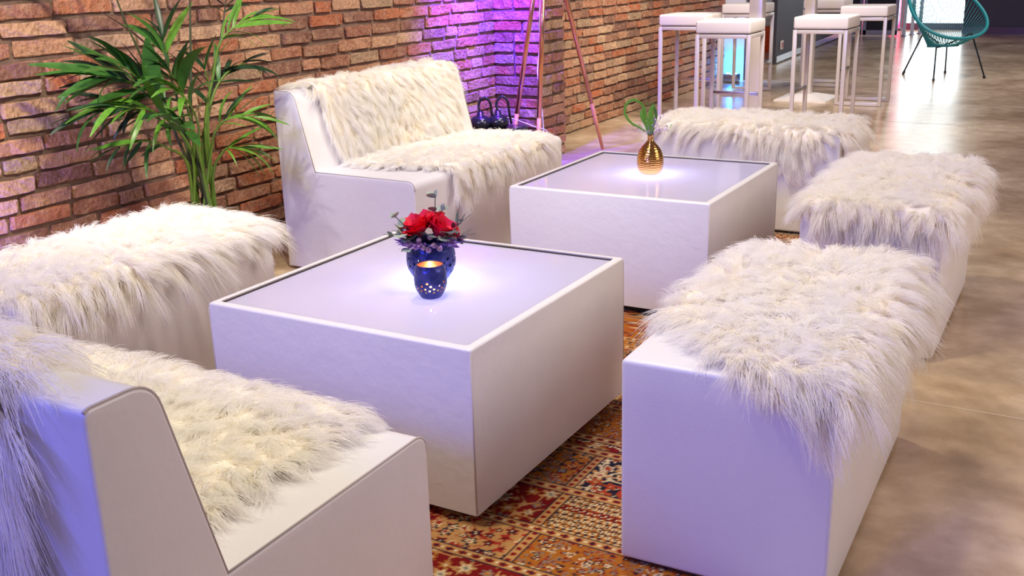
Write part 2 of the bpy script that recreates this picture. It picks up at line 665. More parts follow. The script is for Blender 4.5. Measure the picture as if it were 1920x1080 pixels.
# glazed doors
dr = empty('door_1', (0, 0, 0))
tag(dr, 'dark double doors with steel frames at the far end', None, None, 'structure')
for x0 in (-2.85, -2.34):
    box('door_leaf', (x0, 14.82, .05), (x0 + .48, 14.86, 2.1), black_m, dr)
    for xx in (x0 - .012, x0 + .44):
        box('door_stile', (xx, 14.79, .02), (xx + .052, 14.83, 2.12), chrome, dr)
    box('door_rail', (x0, 14.79, .02), (x0 + .48, 14.83, .09), chrome, dr)
# glass side panels next to the doors
gs = empty('glass_screen', (-1.80, 14.9, 0))
tag(gs, 'low glass screen panels standing between doors and window', 'screen')
gp = mat('pale_screen_glass', (.72, .84, .88), .1, bump=(30, .02, .001))
for k in range(3):
    box('screen_pane', (.0 + .07 * k, .25 * k, .02), (.05 + .07 * k, .25 * k + .02, .62), gp, gs, .003)
    box('screen_foot', (-.01 + .07 * k, .25 * k - .03, 0), (.06 + .07 * k, .25 * k + .05, .02), chrome, gs, .004)
# orange crates behind the partition end
for k, (zz, hh, mm_, lb) in enumerate([(0, .32, orange_m, 'orange ribbed crate standing on the floor behind the partition end'),
                                       (.323, .17, white_m, 'white box stacked on the orange crate')]):
    ob = empty('storage_crate', (-2.965, 12.1, zz))
    tag(ob, lb, 'crate')
    box('crate_body', (-.12, -.15, 0), (.16, .15, hh), mm_, ob, .008)
    for q in range(5 if k == 0 else 2):
        z0 = .02 + q * (hh - .04) / (5 if k == 0 else 2)
        box('crate_rib', (-.13, -.16, z0), (.17, .16, z0 + .018), mm_, ob, .004)
# blue floor uplight
up = empty('floor_uplight', (-2.275, 8.53, 0))
tag(up, 'small silver floor uplight shining blue at the wall end', 'light')
box('lamp_housing', (-.075, -.06, 0), (.075, .06, .085), chrome, up, .012)
blue_e = mat('blue_led_lens', (.2, .5, 1), .2, emit=(.25, .6, 1), estr=9)
for x in (-.035, .035):
    V, Fc = lathe_geo([(0, .092), (.022, .092), (.024, .084)], 16)
    o = me_obj('lamp_lens', V, Fc, blue_e, up, True)
    o.location = (x, 0, 0)
l = lamp('uplight_lamp', 'POINT', (-2.275, 8.55, .16), 9, (.015, .26, 1.0), None, .03)

# ------------------------------------------------------------------ furniture geometry
OW, OL, OH = .427, .8725, .46


def make_ottoman(loc, rz, label, zb=0.):
    r = empty('ottoman', loc, rz)
    tag(r, label, 'ottoman', 'white leatherette ottomans')
    bm = box_bm((0, 0, .012), (OW, OL, OH), 0)
    bmesh.ops.subdivide_edges(bm, edges=bm.edges[:], cuts=5, use_grid_fill=True)
    for v in bm.verts:   # padded faces: belly out a little away from the edges
        q = [v.co.x / OW, v.co.y / OL, (v.co.z - .012) / (OH - .012)]
        w = [max(0, 4 * t * (1 - t)) ** .6 for t in q]
        if q[2] > .999:
            v.co.z += .006 * w[0] * w[1]
        if q[0] < .001 or q[0] > .999:
            v.co.x += (.004 if q[0] > .5 else -.004) * w[1] * w[2]
        if q[1] < .001 or q[1] > .999:
            v.co.y += (.004 if q[1] > .5 else -.004) * w[0] * w[2]
    sharp = [e_ for e_ in bm.edges if len(e_.link_faces) == 2 and e_.calc_face_angle(0) > 1.0]
    bmesh.ops.bevel(bm, geom=sharp, offset=.010, segments=4, profile=.5, affect='EDGES')
    bm_obj('body', bm, leather, r, True, 45)
    e_ = .0015
    z = OH - .011
    path = [(e_, e_ + .01, z), (.004, .004, z), (OW - .004, .004, z), (OW - .001, .012, z), (OW - .001, OL - .012, z), (OW - .004, OL - .004, z),
            (.004, OL - .004, z), (e_, OL - .012, z)]
    tube('seam', path, .0024, leather, r, 6, True)
    box('plinth', (.02, .02, zb), (OW - .02, OL - .02, .014), black_m, r)
    return r


O1 = make_ottoman((.7664 - OW * math.cos(.0254), .0338 - OW * math.sin(.0254), 0), .0254, 'white ottoman nearest the camera on the edge of the rug', .0045)
O2 = make_ottoman((.7327 - OW * math.cos(.0204), 1.4778 - OW * math.sin(.0204), 0), .0204, 'white ottoman second in the right row, beside the further table', .0045)
O3 = make_ottoman((.105, 2.855, 0), PI / 2 + .006, 'white ottoman behind the second table in front of the bar stools')
O4 = make_ottoman((-1.507, -.30, 0), 0, 'white ottoman by the brick wall in front of the palm')

SL, SD, SHS, SHB, STT, STB = 1.17, .687, .427, .746, .105, .189


def make_sofa(loc, rz, mirror, label, zb=0.):
    """local x = depth (0 rear), local y = length (mirrored when asked), z up"""
    r = empty('sofa', loc, rz)
    tag(r, label, 'sofa', 'white leatherette two-seat sofas')
    sg = -1 if mirror else 1
    raw = [(0, .012, 0), (0, SHB, .014), (STT, SHB, .040), (STB, SHS, 0), (SD, SHS, .036), (SD, .012, 0)]
    prof = []
    for i_, (x, z, rad) in enumerate(raw):
        if not rad:
            prof.append((x, z))
            continue
        p_, q_, n_ = Vector((x, z)), Vector(raw[i_ - 1][:2]), Vector(raw[(i_ + 1) % 6][:2])
        a_, c_ = p_ + (q_ - p_).normalized() * rad, p_ + (n_ - p_).normalized() * rad
        for k in range(8):
            t = k / 7
            v_ = a_ * (1 - t) ** 2 + p_ * 2 * t * (1 - t) + c_ * t * t
            prof.append((v_.x, v_.y))
    bm = bmesh.new()
    a = [bm.verts.new((x, 0, z)) for x, z in prof]
    b_ = [bm.verts.new((x, sg * SL, z)) for x, z in prof]
    bm.faces.new(a)
    bm.faces.new(b_[::-1])
    n = len(prof)
    for i in range(n):
        bm.faces.new((a[i], a[(i + 1) % n], b_[(i + 1) % n], b_[i]))
    bmesh.ops.recalc_face_normals(bm, faces=bm.faces)
    ends = [e_ for e_ in bm.edges if abs(e_.verts[0].co.y - e_.verts[1].co.y) < 1e-6]
    bmesh.ops.bevel(bm, geom=ends, offset=.006, segments=3, profile=.5, affect='EDGES')
    bm2 = bm.copy()
    bmesh.ops.bisect_plane(bm, geom=bm.verts[:] + bm.edges[:] + bm.faces[:], plane_co=(0, 0, SHS + .0005), plane_no=(0, 0, 1), clear_outer=True)
    bmesh.ops.bisect_plane(bm2, geom=bm2.verts[:] + bm2.edges[:] + bm2.faces[:], plane_co=(0, 0, SHS + .0005), plane_no=(0, 0, 1), clear_inner=True)
    bm_obj('seat', bm, leather2, r, True, 35)
    bm_obj('backrest', bm2, leather2, r, True, 35)
    for y in (.0035, SL - .0035):
        y *= sg
        tube('back_seam', [(x, y, z) for x, z in prof[4:17]] + [(STB, y, SHS)], .0021, seam_m, r, 6)
        tube('seat_seam', [(STB, y, SHS)] + [(x, y, z) for x, z in prof[18:26]], .0021, seam_m, r, 6)
    tube('rear_seam', [(.002, sg * .02, SHB - .014), (.002, sg * (SL - .02), SHB - .014)], .0016, seam_m, r, 6)
    box('plinth', (.03, min(sg * .03, sg * (SL - .03)), zb), (SD - .03, max(sg * .03, sg * (SL - .03)), .014), black_m, r)
    return r


S1 = make_sofa((-1.842, 1.458, 0), -.025, False, 'white sofa against the brick wall with its back to the palm')
S2 = make_sofa((.16, -1.062, 0), PI / 2 + .025, False, 'white sofa in the foreground seen from behind', .0045)

TW, TD, TH, TZ = .7725, .8015, .43, .03


def make_table(loc, rz, label, lx, ly):
    r = empty('coffee_table', loc, rz)     # local: x -TW..0, y 0..TD
    tag(r, label, 'table', 'white lit coffee tables')
    rim, gz = .021, TH - .007
    bm = bmesh.new()

    def ring(x0, x1, y0, y1, z):
        return [bm.verts.new(p) for p in ((x0, y0, z), (x1, y0, z), (x1, y1, z), (x0, y1, z))]
    A = ring(-TW, 0, 0, TD, TZ)
    B = ring(-TW, 0, 0, TD, TH)
    C = ring(-TW + rim, -rim, rim, TD - rim, TH)
    D = ring(-TW + rim, -rim, rim, TD - rim, TZ + .02)
    for P, Q in ((A, B), (B, C), (C, D)):
        for i in range(4):
            bm.faces.new((P[i], P[(i + 1) % 4], Q[(i + 1) % 4], Q[i]))
    bm.faces.new(D)
    bm.faces.new(A[::-1])
    bmesh.ops.recalc_face_normals(bm, faces=bm.faces)
    ed = [e_ for e_ in bm.edges if all(v.co.z > TH - .001 for v in e_.verts) or abs(e_.verts[0].co.z - e_.verts[1].co.z) > .2]
    ed = [e_ for e_ in ed if not all(-TW + rim - .001 < v.co.x < -rim + .001 and rim - .001 < v.co.y < TD - rim + .001 for v in e_.verts)]
    bmesh.ops.bevel(bm, geom=ed, offset=.006, segments=3, profile=.5, affect='EDGES')
    bm_obj('body', bm, leather2, r, True, 45)
    for (x0, y0, x1, y1) in ((-TW + rim, rim, -rim, rim + .003), (-TW + rim, TD - rim - .003, -rim, TD - rim), (-TW + rim, rim, -TW + rim + .003, TD - rim), (-rim - .003, rim, -rim, TD - rim)):
        box('gasket', (x0, y0, gz - .014), (x1, y1, gz + .0035), gasket_m, r)
    gx0, gx1, gy0, gy1 = -TW + rim + .003, -rim - .003, rim + .003, TD - rim - .003
    me_obj('glass_top', [(gx0, gy0, gz), (gx1, gy0, gz), (gx1, gy1, gz), (gx0, gy1, gz), (gx0, gy0, gz - .01), (gx1, gy0, gz - .01), (gx1, gy1, gz - .01), (gx0, gy1, gz - .01)],
           [(0, 1, 2, 3), (0, 4, 5, 1), (1, 5, 6, 2), (2, 6, 7, 3), (3, 7, 4, 0)], glass_m, r)
    for x, y in ((-.0012, .0012), (-.0012, TD - .0012), (-TW + .0012, .0012), (-TW + .0012, TD - .0012)):
        tube('corner_seam', [(x, y, TZ + .004), (x, y, TH - .012)], .0016, seam_m, r, 6)
    box('plinth', (-TW + .04, .035, .0045), (-.04, TD - .04, TZ + .002), black_m, r)
    l = bpy.data.lights.new('table_lamp', 'POINT')
    l.energy = 4.2
    l.color = (.40, .52, 1.0)
    l.shadow_soft_size = .03
    o = link('table_lamp', l, r)
    o.location = (lx, ly, gz - .07)
    l = bpy.data.lights.new('table_lamp_soft', 'POINT')
    l.energy = .8
    l.color = (.85, .50, 1.0)
    l.shadow_soft_size = .08
    o = link('table_lamp_soft', l, r)
    o.location = (-TW / 2, TD / 2, .16)
    return r


T1 = make_table((0, 0, 0), 0, 'low white table in front with a lit glass top, holding the red flowers', -.375, .43)
T2 = make_table((-.0075, 1.5168, 0), .0041, 'low white table further back with a lit glass top, holding the gold vase', -.395, .44)
GZ = TH - .007

# ------------------------------------------------------------------ patchwork rug
def make_rug():
    x0, x1, y0, y1 = -1.02, .60, -.95, 2.845
    xs = np.concatenate([np.arange(x0, -.2, .03), np.arange(-.2, x1, .0042), [x1]])
    ys = np.concatenate([np.arange(y0, -.3, .02), np.arange(-.3, .75, .0042), np.arange(.75, y1, .010), [y1]])
    X, Y = np.meshgrid(xs, ys)
    nX, nY = len(xs), len(ys)
    pal = {k: np.array(lin(v)) for k, v in dict(red=(118, 20, 22), gold=(160, 96, 34), tan=(180, 132, 82), cream=(206, 184, 146), navy=(34, 28, 44),
                                               grey=(122, 116, 108), brick=(158, 48, 36), rust=(156, 68, 30)).items()}
    col = np.zeros(X.shape + (3,))

    def h(ix, iy, s):
        v = np.sin(ix * 127.1 + iy * 311.7 + s * 74.7) * 43758.5453
        return v - np.floor(v)

    def motif(u, v, c, ground, cols, seed, fill=.42, petals=5):
        """scattered woven blossoms on a ground, cell size c"""
        out_ = np.empty(u.shape + (3,))
        out_[:] = pal[ground]
        # tendrils
        tdl = np.abs(np.sin(u / c * 2.9 + 1.7 * np.sin(v / c * 2.3 + seed)) + np.sin(v / c * 3.1 + 1.5 * np.sin(u / c * 1.9)))
        out_[tdl < .16] = pal[cols[-1]]
        for dx in (-1, 0, 1):
            for dy in (-1, 0, 1):
                ix, iy = np.floor(u / c) + dx, np.floor(v / c) + dy
                px = (ix + .5 + .5 * (h(ix, iy, seed) - .5)) * c
                py = (iy + .5 + .5 * (h(ix, iy, seed + 1) - .5)) * c
                a = np.arctan2(v - py, u - px)
                rr = np.hypot(u - px, v - py)
                R = c * fill * (.55 + .6 * h(ix, iy, seed + 2)) * (1 + .34 * np.cos(petals * a + 6 * h(ix, iy, seed + 3)))
                k = np.floor(h(ix, iy, seed + 4) * len(cols)).astype(int)
                for q, name in enumerate(cols):
                    mk = (k == q)
                    out_[mk & (rr < R)] = pal[name]
                    out_[mk & (rr < R * .62)] = pal[cols[(q + 1) % len(cols)]]
                    out_[mk & (rr < R * .28)] = pal[cols[(q + 2) % len(cols)]]
        return out_

    styles = [
        lambda u, v: motif(u, v, .034, 'tan', ['red', 'navy', 'cream', 'brick'], 1),
        lambda u, v: motif(u, v, .021, 'gold', ['navy', 'cream', 'red', 'grey', 'rust'], 2, .40, 3),
        lambda u, v: motif(u, v, .045, 'red', ['cream', 'grey', 'gold', 'tan'], 3, .40, 6),
        None,
        lambda u, v: motif(u, v, .032, 'gold', ['grey', 'red', 'tan', 'navy'], 5, .42, 4),
        lambda u, v: motif(u, v, .042, 'navy', ['rust', 'brick', 'tan', 'cream'], 6, .50, 5),
        lambda u, v: motif(u, v, .038, 'red', ['tan', 'cream', 'navy', 'gold'], 7, .42, 7),
    ]

    def boteh(u, v):
        out_ = np.empty(u.shape + (3,))
        out_[:] = pal['gold']
        row = np.floor(v / .020)
        uu = u + .009 * row
        f_, g_ = (uu / .018) % 1, (v / .020) % 1
        arrow = np.abs(g_ - .5 - .35 * (f_ - .5) * np.sign(np.sin(row * 2.1 + .3)))
        out_[(arrow < .26) & (f_ > .12) & (f_ < .86)] = pal['cream']
        out_[(arrow < .12) & (f_ > .3) & (f_ < .7)] = pal['navy']
        out_[(arrow > .40)] = pal['navy']
        rr = (row % 6) == 2
        out_[rr & (arrow > .15)] = pal['red']
        return out_
    styles[3] = boteh
    bands = [-.95, -.78, -.60, -.44, -.27, -.105, .055, .246, .46, .532, .74, .80, 1.02, 1.2, 1.27, 1.48, 1.7, 1.9, 1.96, 2.2, 2.42, 2.6, 2.78, 2.86]
    plan = {4: (.20, 2, 6), 5: (.127, 0, 1), 6: (.110, 2, 3), 7: (.098, 4, 5), 8: (9, 2, 2), 9: (9, 6, 6), 10: (9, 2, 2)}
    for i in range(len(bands) - 1):
        m_ = (Y >= bands[i]) & (Y < bands[i + 1])
        if not m_.any():
            continue
        xd, sa, sb = plan.get(i, (.1 + .35 * math.sin(i * 2.3), (i * 3) % 7, (i * 5 + 2) % 7))
        left = m_ & (X < xd)
        # repeat dividers to the left and right
        per = .42
        cellx = np.floor((X - xd) / per)
        for cx_ in np.unique(cellx[m_]):
            mk = m_ & (cellx == cx_)
            st = sa if cx_ == -1 else sb if cx_ == 0 else int((cx_ * 3 + i * 2) % 7)
            col[mk] = styles[st](X[mk], Y[mk])
        if xd < 5:
            dv = np.abs(((X - xd + per / 2) % per) - per / 2)
            mk = m_ & (dv < .012)
            col[mk] = pal['tan']
            q = ((Y / .024) % 1)
            col[mk & (np.hypot((q - .5) * .024, dv) < .0065)] = pal['red']
            col[m_ & (np.abs(dv - .0125) < .0022)] = pal['navy']
    for yb in bands[1:-1]:
        d_ = np.abs(Y - yb)
        mk = d_ < .0145
        col[mk] = pal['tan']
        q = ((X + yb * 3) / .034) % 1
        col[mk & (np.hypot((q - .5) * .034 * .8, d_ * 1.25) < .0085)] = pal['red']
        col[mk & (np.hypot((q - .5) * .034, d_) < .0035)] = pal['navy']
        col[mk & (np.abs(((q + .5) % 1) - .5) < .12) & (d_ < .004)] = pal['cream']
        col[np.abs(d_ - .0155) < .0023] = pal['navy']
    edge = np.minimum.reduce([X - x0, x1 - X, Y - y0, y1 - Y])
    mk = edge < .05
    zz = ((X + Y) / .03) % 1
    zz2 = ((X - Y) / .03) % 1
    col[mk] = pal['navy']
    col[mk & (zz < .45)] = pal['rust']
    col[mk & (zz2 < .3)] = pal['cream']
    col *= (1 + .16 * (RNG.random(X.shape) - .5))[..., None]
    Z = np.full_like(X, .0034) + .0006 * RNG.random(X.shape)
    V = np.stack([X, Y, Z], -1).reshape(-1, 3)
    idx = np.arange(nX * nY).reshape(nY, nX)
    q = np.stack([idx[:-1, :-1], idx[:-1, 1:], idx[1:, 1:], idx[1:, :-1]], -1).reshape(-1, 4)
    me = bpy.data.meshes.new('patchwork_rug')
    # top sheet plus a border skirt down to the floor
    ring = np.concatenate([idx[0, :], idx[1:, -1], idx[-1, -2::-1], idx[-2:0:-1, 0]])
    low = V[ring].copy()
    low[:, 2] = .0006
    base = len(V)
    k = np.arange(len(ring))
    sk_ = np.stack([ring, base + k, base + (k + 1) % len(ring), np.roll(ring, -1)], -1)
    VV = np.concatenate([V, low])
    FF = np.concatenate([q, sk_])
    me.vertices.add(len(VV))
    me.vertices.foreach_set('co', VV.ravel())
    me.loops.add(FF.size)
    me.loops.foreach_set('vertex_index', FF.ravel())
    me.polygons.add(len(FF))
    me.polygons.foreach_set('loop_start', np.arange(0, FF.size, 4))
    me.update(calc_edges=True)
    ca = me.color_attributes.new('weave', 'FLOAT_COLOR', 'POINT')
    cc = np.ones((len(VV), 4))
    cc[:len(V), :3] = col.reshape(-1, 3)
    cc[len(V):, :3] = col.reshape(-1, 3)[ring]
    ca.data.foreach_set('color', cc.ravel())
    m = mat('woven_wool', (.4, .2, .1), .95, spec=.1, bump=(260, .6, .003))
    N, L = nodes_of(m)
    at = N.new('ShaderNodeVertexColor')
    at.layer_name = 'weave'
    L.new(at.outputs['Color'], N['Principled BSDF'].inputs['Base Color'])
    me.materials.append(m)
    o = link('patchwork_rug', me)
    tag(o, 'red and gold patchwork rug with floral panels lying under the tables', 'rug')
    return o


make_rug()

# ------------------------------------------------------------------ sheepskins
def in_poly(P, poly):
    x, y = P[:, 0], P[:, 1]
    ins = np.zeros(len(P), bool)
    n = len(poly)
    for i in range(n):
        x0, y0 = poly[i]
        x1, y1 = poly[(i + 1) % n]
        c = ((y0 > y) != (y1 > y))
        with np.errstate(divide='ignore', invalid='ignore'):
            xi = (x1 - x0) * (y - y0) / (y1 - y0 + 1e-12) + x0
        ins ^= c & (x < xi)
    return ins


def smooth_poly(pts, n=6):
    P = [Vector((*p, 0)) for p in pts]
    out = []
    m = len(P)
    for i in range(m):
        a, b, c, d = P[i - 1], P[i], P[(i + 1) % m], P[(i + 2) % m]
        for k in range(n):
            t = k / n
            q = .5 * ((2 * b) + (c - a) * t + (2 * a - 5 * b + 4 * c - d) * t * t + (3 * b - a - 3 * c + d) * t ** 3)
            out.append((q.x, q.y))
    return out


def map_box(S):
    """unfolded (x,y) -> draped over the ottoman; returns points and normals"""
    r = .028
    s, t = S[:, 0], S[:, 1]
    cx = np.clip(s, r, OW - r)
    cy = np.clip(t, r, OL - r)
    ex, ey = s - cx, t - cy
    e_ = np.hypot(ex, ey)
    dx, dy = np.where(e_ > 1e-9, ex / (e_ + 1e-12), 0), np.where(e_ > 1e-9, ey / (e_ + 1e-12), 0)
    a = np.minimum(e_ / r, PI / 2)
    hz = r * np.sin(a)
    # keep the hem hanging outside the box at corners
    k = np.where((np.abs(ex) > 1e-6) & (np.abs(ey) > 1e-6), np.maximum(np.abs(dx), np.abs(dy)) ** -1, 1)
    drop = r * (1 - np.cos(a)) + np.maximum(0, e_ - r * PI / 2)
    P = np.stack([cx + dx * hz * k, cy + dy * hz * k, OH + .008 - drop], 1)
    Nn = np.stack([dx * np.sin(a), dy * np.sin(a), np.cos(a)], 1)
    P += Nn * .006
    return P, Nn


def sofa_profile():
    pts = [(0, .0), (0, SHB), (STT, SHB), (STB, SHS), (SD, SHS), (SD, 0)]
    s_at = [-SHB, 0, STT]
    s_at.append(s_at[-1] + math.hypot(STB - STT, SHB - SHS))
    s_at.append(s_at[-1] + SD - STB)
    s_at.append(s_at[-1] + SHS)
    s = np.arange(-SHB, s_at[-1], .004)
    x = np.interp(s, s_at, [p[0] for p in pts])
    z = np.interp(s, s_at, [p[1] for p in pts])
    ker = np.hanning(17)
    ker /= ker.sum()
    xp = np.convolve(np.pad(x, 8, 'edge'), ker, 'valid')
    zp = np.convolve(np.pad(z, 8, 'edge'), ker, 'valid')
    tx, tz = np.gradient(xp), np.gradient(zp)
    n_ = np.hypot(tx, tz) + 1e-9
    return s, xp, zp, -tz / n_, tx / n_


PS, PXx, PZz, PNx, PNz = sofa_profile()


def map_sofa(S):
    s, t = S[:, 0], S[:, 1]
    x = np.interp(s, PS, PXx)
    z = np.interp(s, PS, PZz)
    nx = np.interp(s, PS, PNx)
    nz = np.interp(s, PS, PNz)
    n_ = np.hypot(nx, nz) + 1e-9
    nx, nz = nx / n_, nz / n_
    # outward normal: rear face -x, top +z, slope +x, seat +z, front +x
    P = np.stack([x, np.clip(t, 0.01, SL - .01), z], 1)
    Nn = np.stack([nx, np.zeros_like(nx), nz], 1)
    P += Nn * .012
    return P, Nn


def clamp_box(P):
    m_ = .006
    ins = (P[..., 0] > -m_) & (P[..., 0] < OW + m_) & (P[..., 1] > -m_) & (P[..., 1] < OL + m_) & (P[..., 2] < OH + m_)
    d = np.stack([P[..., 0] + m_, OW + m_ - P[..., 0], P[..., 1] + m_, OL + m_ - P[..., 1], OH + m_ + .004 - P[..., 2]], -1)
    k = d.argmin(-1)
    P = P.copy()
    P[..., 0] = np.where(ins & (k == 0), -m_, np.where(ins & (k == 1), OW + m_, P[..., 0]))
    P[..., 1] = np.where(ins & (k == 2), -m_, np.where(ins & (k == 3), OL + m_, P[..., 1]))
    P[..., 2] = np.where(ins & (k == 4), OH + m_ + .004, P[..., 2])
    return P


def clamp_sofa(P):
    m_ = .006
    P = P.copy()
    y_in = (P[..., 1] > 0) & (P[..., 1] < SL)
    # backrest slope
    t = np.clip((P[..., 2] - SHS) / (SHB - SHS), 0, 1)
    xs = STB + (STT - STB) * t + m_
    ins = y_in & (P[..., 2] > SHS) & (P[..., 2] < SHB) & (P[..., 0] > STB * .4) & (P[..., 0] < xs)
    P[..., 0] = np.where(ins, xs, P[..., 0])
    ins = y_in & (P[..., 2] < SHB) & (P[..., 0] > -m_) & (P[..., 0] <= STB * .4) & (P[..., 2] > .0)
    up_ = SHB + m_ - P[..., 2] < P[..., 0] + m_
    P[..., 2] = np.where(ins & up_, SHB + m_, P[..., 2])
    P[..., 0] = np.where(ins & ~up_, -m_, P[..., 0])
    # seat
    ins = y_in & (P[..., 0] > STB * .4) & (P[..., 0] < SD + m_) & (P[..., 2] < SHS + m_)
    fr_ = (SD + m_ - P[..., 0]) < (SHS + m_ - P[..., 2])
    P[..., 0] = np.where(ins & fr_, SD + m_, P[..., 0])
    P[..., 2] = np.where(ins & ~fr_, SHS + m_, P[..., 2])
    return P


def sheepskin(furn, mapf, clampf, outline, label, comb, count=42000, length=.066, seed=1, lift=.75, curl=1.0, fill=None):
    rg = np.random.default_rng(seed)
    poly = smooth_poly(outline)
    pa = np.array(poly)
    lo, hi_ = pa.min(0), pa.max(0)
    Mw = furn.matrix_basis.copy()
    # skin mesh
    st = .016
    gx, gy = np.arange(lo[0], hi_[0] + st, st), np.arange(lo[1], hi_[1] + st, st)
    GX, GY = np.meshgrid(gx, gy)
    S = np.stack([GX.ravel(), GY.ravel()], 1)
    ok = in_poly(S, poly).reshape(GX.shape)
    P, Nn = mapf(S)
    idx = np.arange(GX.size).reshape(GX.shape)
    cell = ok[:-1, :-1] & ok[1:, :-1] & ok[:-1, 1:] & ok[1:, 1:]
    Q = np.stack([idx[:-1, :-1], idx[:-1, 1:], idx[1:, 1:], idx[1:, :-1]], -1)[cell]
    used = np.unique(Q)
    remap = -np.ones(GX.size, int)
    remap[used] = np.arange(len(used))
    Q = remap[Q]
    hv = .006 * np.sin(S[used][:, 0] * 40 + seed) * np.sin(S[used][:, 1] * 31 + 2 * seed)
    skin = me_obj('sheepskin', P[used] + Nn[used] * (.002 + np.abs(hv)[:, None]), [tuple(int(i) for i in q) for q in Q], hide_m, None, True)
    sm = skin.modifiers.new('thickness', 'SOLIDIFY')
    sm.thickness = .005
    sm.offset = 1
    skin.matrix_world = Mw
    tag(skin, label, 'sheepskin', 'cream sheepskin throws')
    # strands
    S = rg.uniform(lo, hi_, (count * 3, 2))
    S = S[in_poly(S, poly)][:count]
    n = len(S)
    ctr = S.mean(0)
    K = max(200, n // 34)
    ci = rg.choice(n, K, replace=False)
    SCn = S[ci]
    lab = np.empty(n, int)
    for a in range(0, n, 4000):
        d_ = ((S[a:a + 4000, None, :] - SCn[None]) ** 2).sum(-1)
        lab[a:a + 4000] = d_.argmin(1)
    P, Nn = mapf(S)
    Pc, Nc = mapf(SCn)
    ep = 2e-3

    def tang(S_):
        A_, _ = mapf(S_ + [ep, 0])
        B_, _ = mapf(S_ - [ep, 0])
        C_, _ = mapf(S_ + [0, ep])
        D_, _ = mapf(S_ - [0, ep])
        a_, b_ = A_ - B_, C_ - D_
        return a_ / (np.linalg.norm(a_, axis=1, keepdims=True) + 1e-9), b_ / (np.linalg.norm(b_, axis=1, keepdims=True) + 1e-9)
    Ta, Tb = tang(SCn)
    out2 = SCn - ctr
    out2 /= (np.linalg.norm(out2, axis=1, keepdims=True) + 1e-9)
    cmb = comb(SCn) if callable(comb) else np.tile(np.array(comb, float), (K, 1))
    # smooth wandering field so locks swirl together
    ph = rg.uniform(0, 6.28, 6)
    fld = np.stack([np.sin(SCn[:, 0] * 9 + ph[0]) * np.cos(SCn[:, 1] * 7 + ph[1]) + .6 * np.sin(SCn[:, 1] * 19 + ph[2]),
                    np.sin(SCn[:, 1] * 8 + ph[3]) * np.cos(SCn[:, 0] * 10 + ph[4]) + .6 * np.sin(SCn[:, 0] * 21 + ph[5])], 1)
    # distance to the edge: near the rim the wool splays outwards
    dmin = np.sqrt(((SCn[:, None, :] - pa[None]) ** 2).sum(-1)).min(1)
    wr = np.clip(1 - dmin / .10, 0, 1)[:, None]
    d2 = cmb * .55 + fld * .55 * curl + rg.normal(0, .38, (K, 2)) + out2 * (wr * 1.2 + .1)
    d2 /= (np.linalg.norm(d2, axis=1, keepdims=True) + .35)
    lf = lift * rg.uniform(.55, 1.35, K)[:, None]
    G = Ta * d2[:, :1] + Tb * d2[:, 1:] + Nc * lf * (1 - .45 * wr)
    G /= np.linalg.norm(G, axis=1, keepdims=True)
    Lc = length * rg.uniform(.75, 1.45, K)
    side = np.cross(G, Nc)
    side /= (np.linalg.norm(side, axis=1, keepdims=True) + 1e-9)
    m = 8
    tau = np.linspace(0, 1, m)
    Ls = Lc[lab] * rg.uniform(.72, 1.12, n)
    Gs = G[lab] + rg.normal(0, .13, (n, 3))
    Gs /= np.linalg.norm(Gs, axis=1, keepdims=True)
    off = P - Pc[lab]
    amp = rg.uniform(.0, .11, K)[lab] * rg.choice([-1, 1], K)[lab]
    frq = rg.uniform(2.0, 4.5, K)[lab]
    cl = rg.uniform(.5, .95, K)[lab]
    stray = rg.random(n) < .10
    cl = np.where(stray, .1, cl)
    pts = np.empty((n, m, 3))
    for j, t in enumerate(tau):
        core = Gs * (Ls * t)[:, None]
        core = core + side[lab] * (amp * Ls * np.sin(frq * t) * t)[:, None]
        core[:, 2] -= Ls * .52 * t * t
        core[:, 2] += 0
        pts[:, j] = Pc[lab] + off * (1 - cl * t ** 1.2)[:, None] + Nn * .002 + core
    pts = clampf(pts)
    pts[:, 0] = P + Nn * .003
    hc = bpy.data.hair_curves.new('fur')
    hc.add_curves([m] * n)
    hc.points.foreach_set('position', pts.astype(np.float32).ravel())
    rad = hc.attributes.get('radius') or hc.attributes.new('radius', 'FLOAT', 'POINT')
    rw = np.tile(.00062 * (1 - .78 * tau ** 1.4), (n, 1)).astype(np.float32)
    rad.data.foreach_set('value', rw.ravel())
    hc.materials.append(fur_m)
    o = link('fur', hc, skin)
    o['kind'] = 'stuff'
    return skin


sheepskin(O1, map_box, clamp_box, [(-.01, .82), (-.02, .55), (.0, .27), (.09, .17), (.16, .08), (.25, .01), (.33, -.025), (.41, -.03), (.45, .05), (.47, .25), (.47, .78), (.40, .89), (.2, .88), (.05, .89)],
          'shaggy cream sheepskin leaving a bare front corner on the nearest ottoman', (.25, -.7), 52000, .074, 1)
sheepskin(O2, map_box, clamp_box, [(-.03, .8), (-.03, .4), (-.015, .05), (.05, -.03), (.15, -.075), (.25, -.095), (.36, -.065), (.43, -.02), (.46, .1), (.47, .4), (.46, .84), (.3, .89), (.1, .88)],
          'shaggy cream sheepskin hanging over the front of the second ottoman in the row', (.0, -.8), 46000, .068, 2)
sheepskin(O3, map_box, clamp_box, [(-.015, .86), (-.015, .6), (-.03, .44), (-.09, .33), (-.14, .23), (-.07, .13), (-.015, .06), (.03, -.02), (.1, -.09), (.3, -.11), (.42, -.05), (.45, .1), (.45, .8), (.3, .89), (.1, .89)],
          'cream sheepskin with a pointed tail hanging down the ottoman behind the gold vase', (-.7, -.2), 42000, .064, 3)
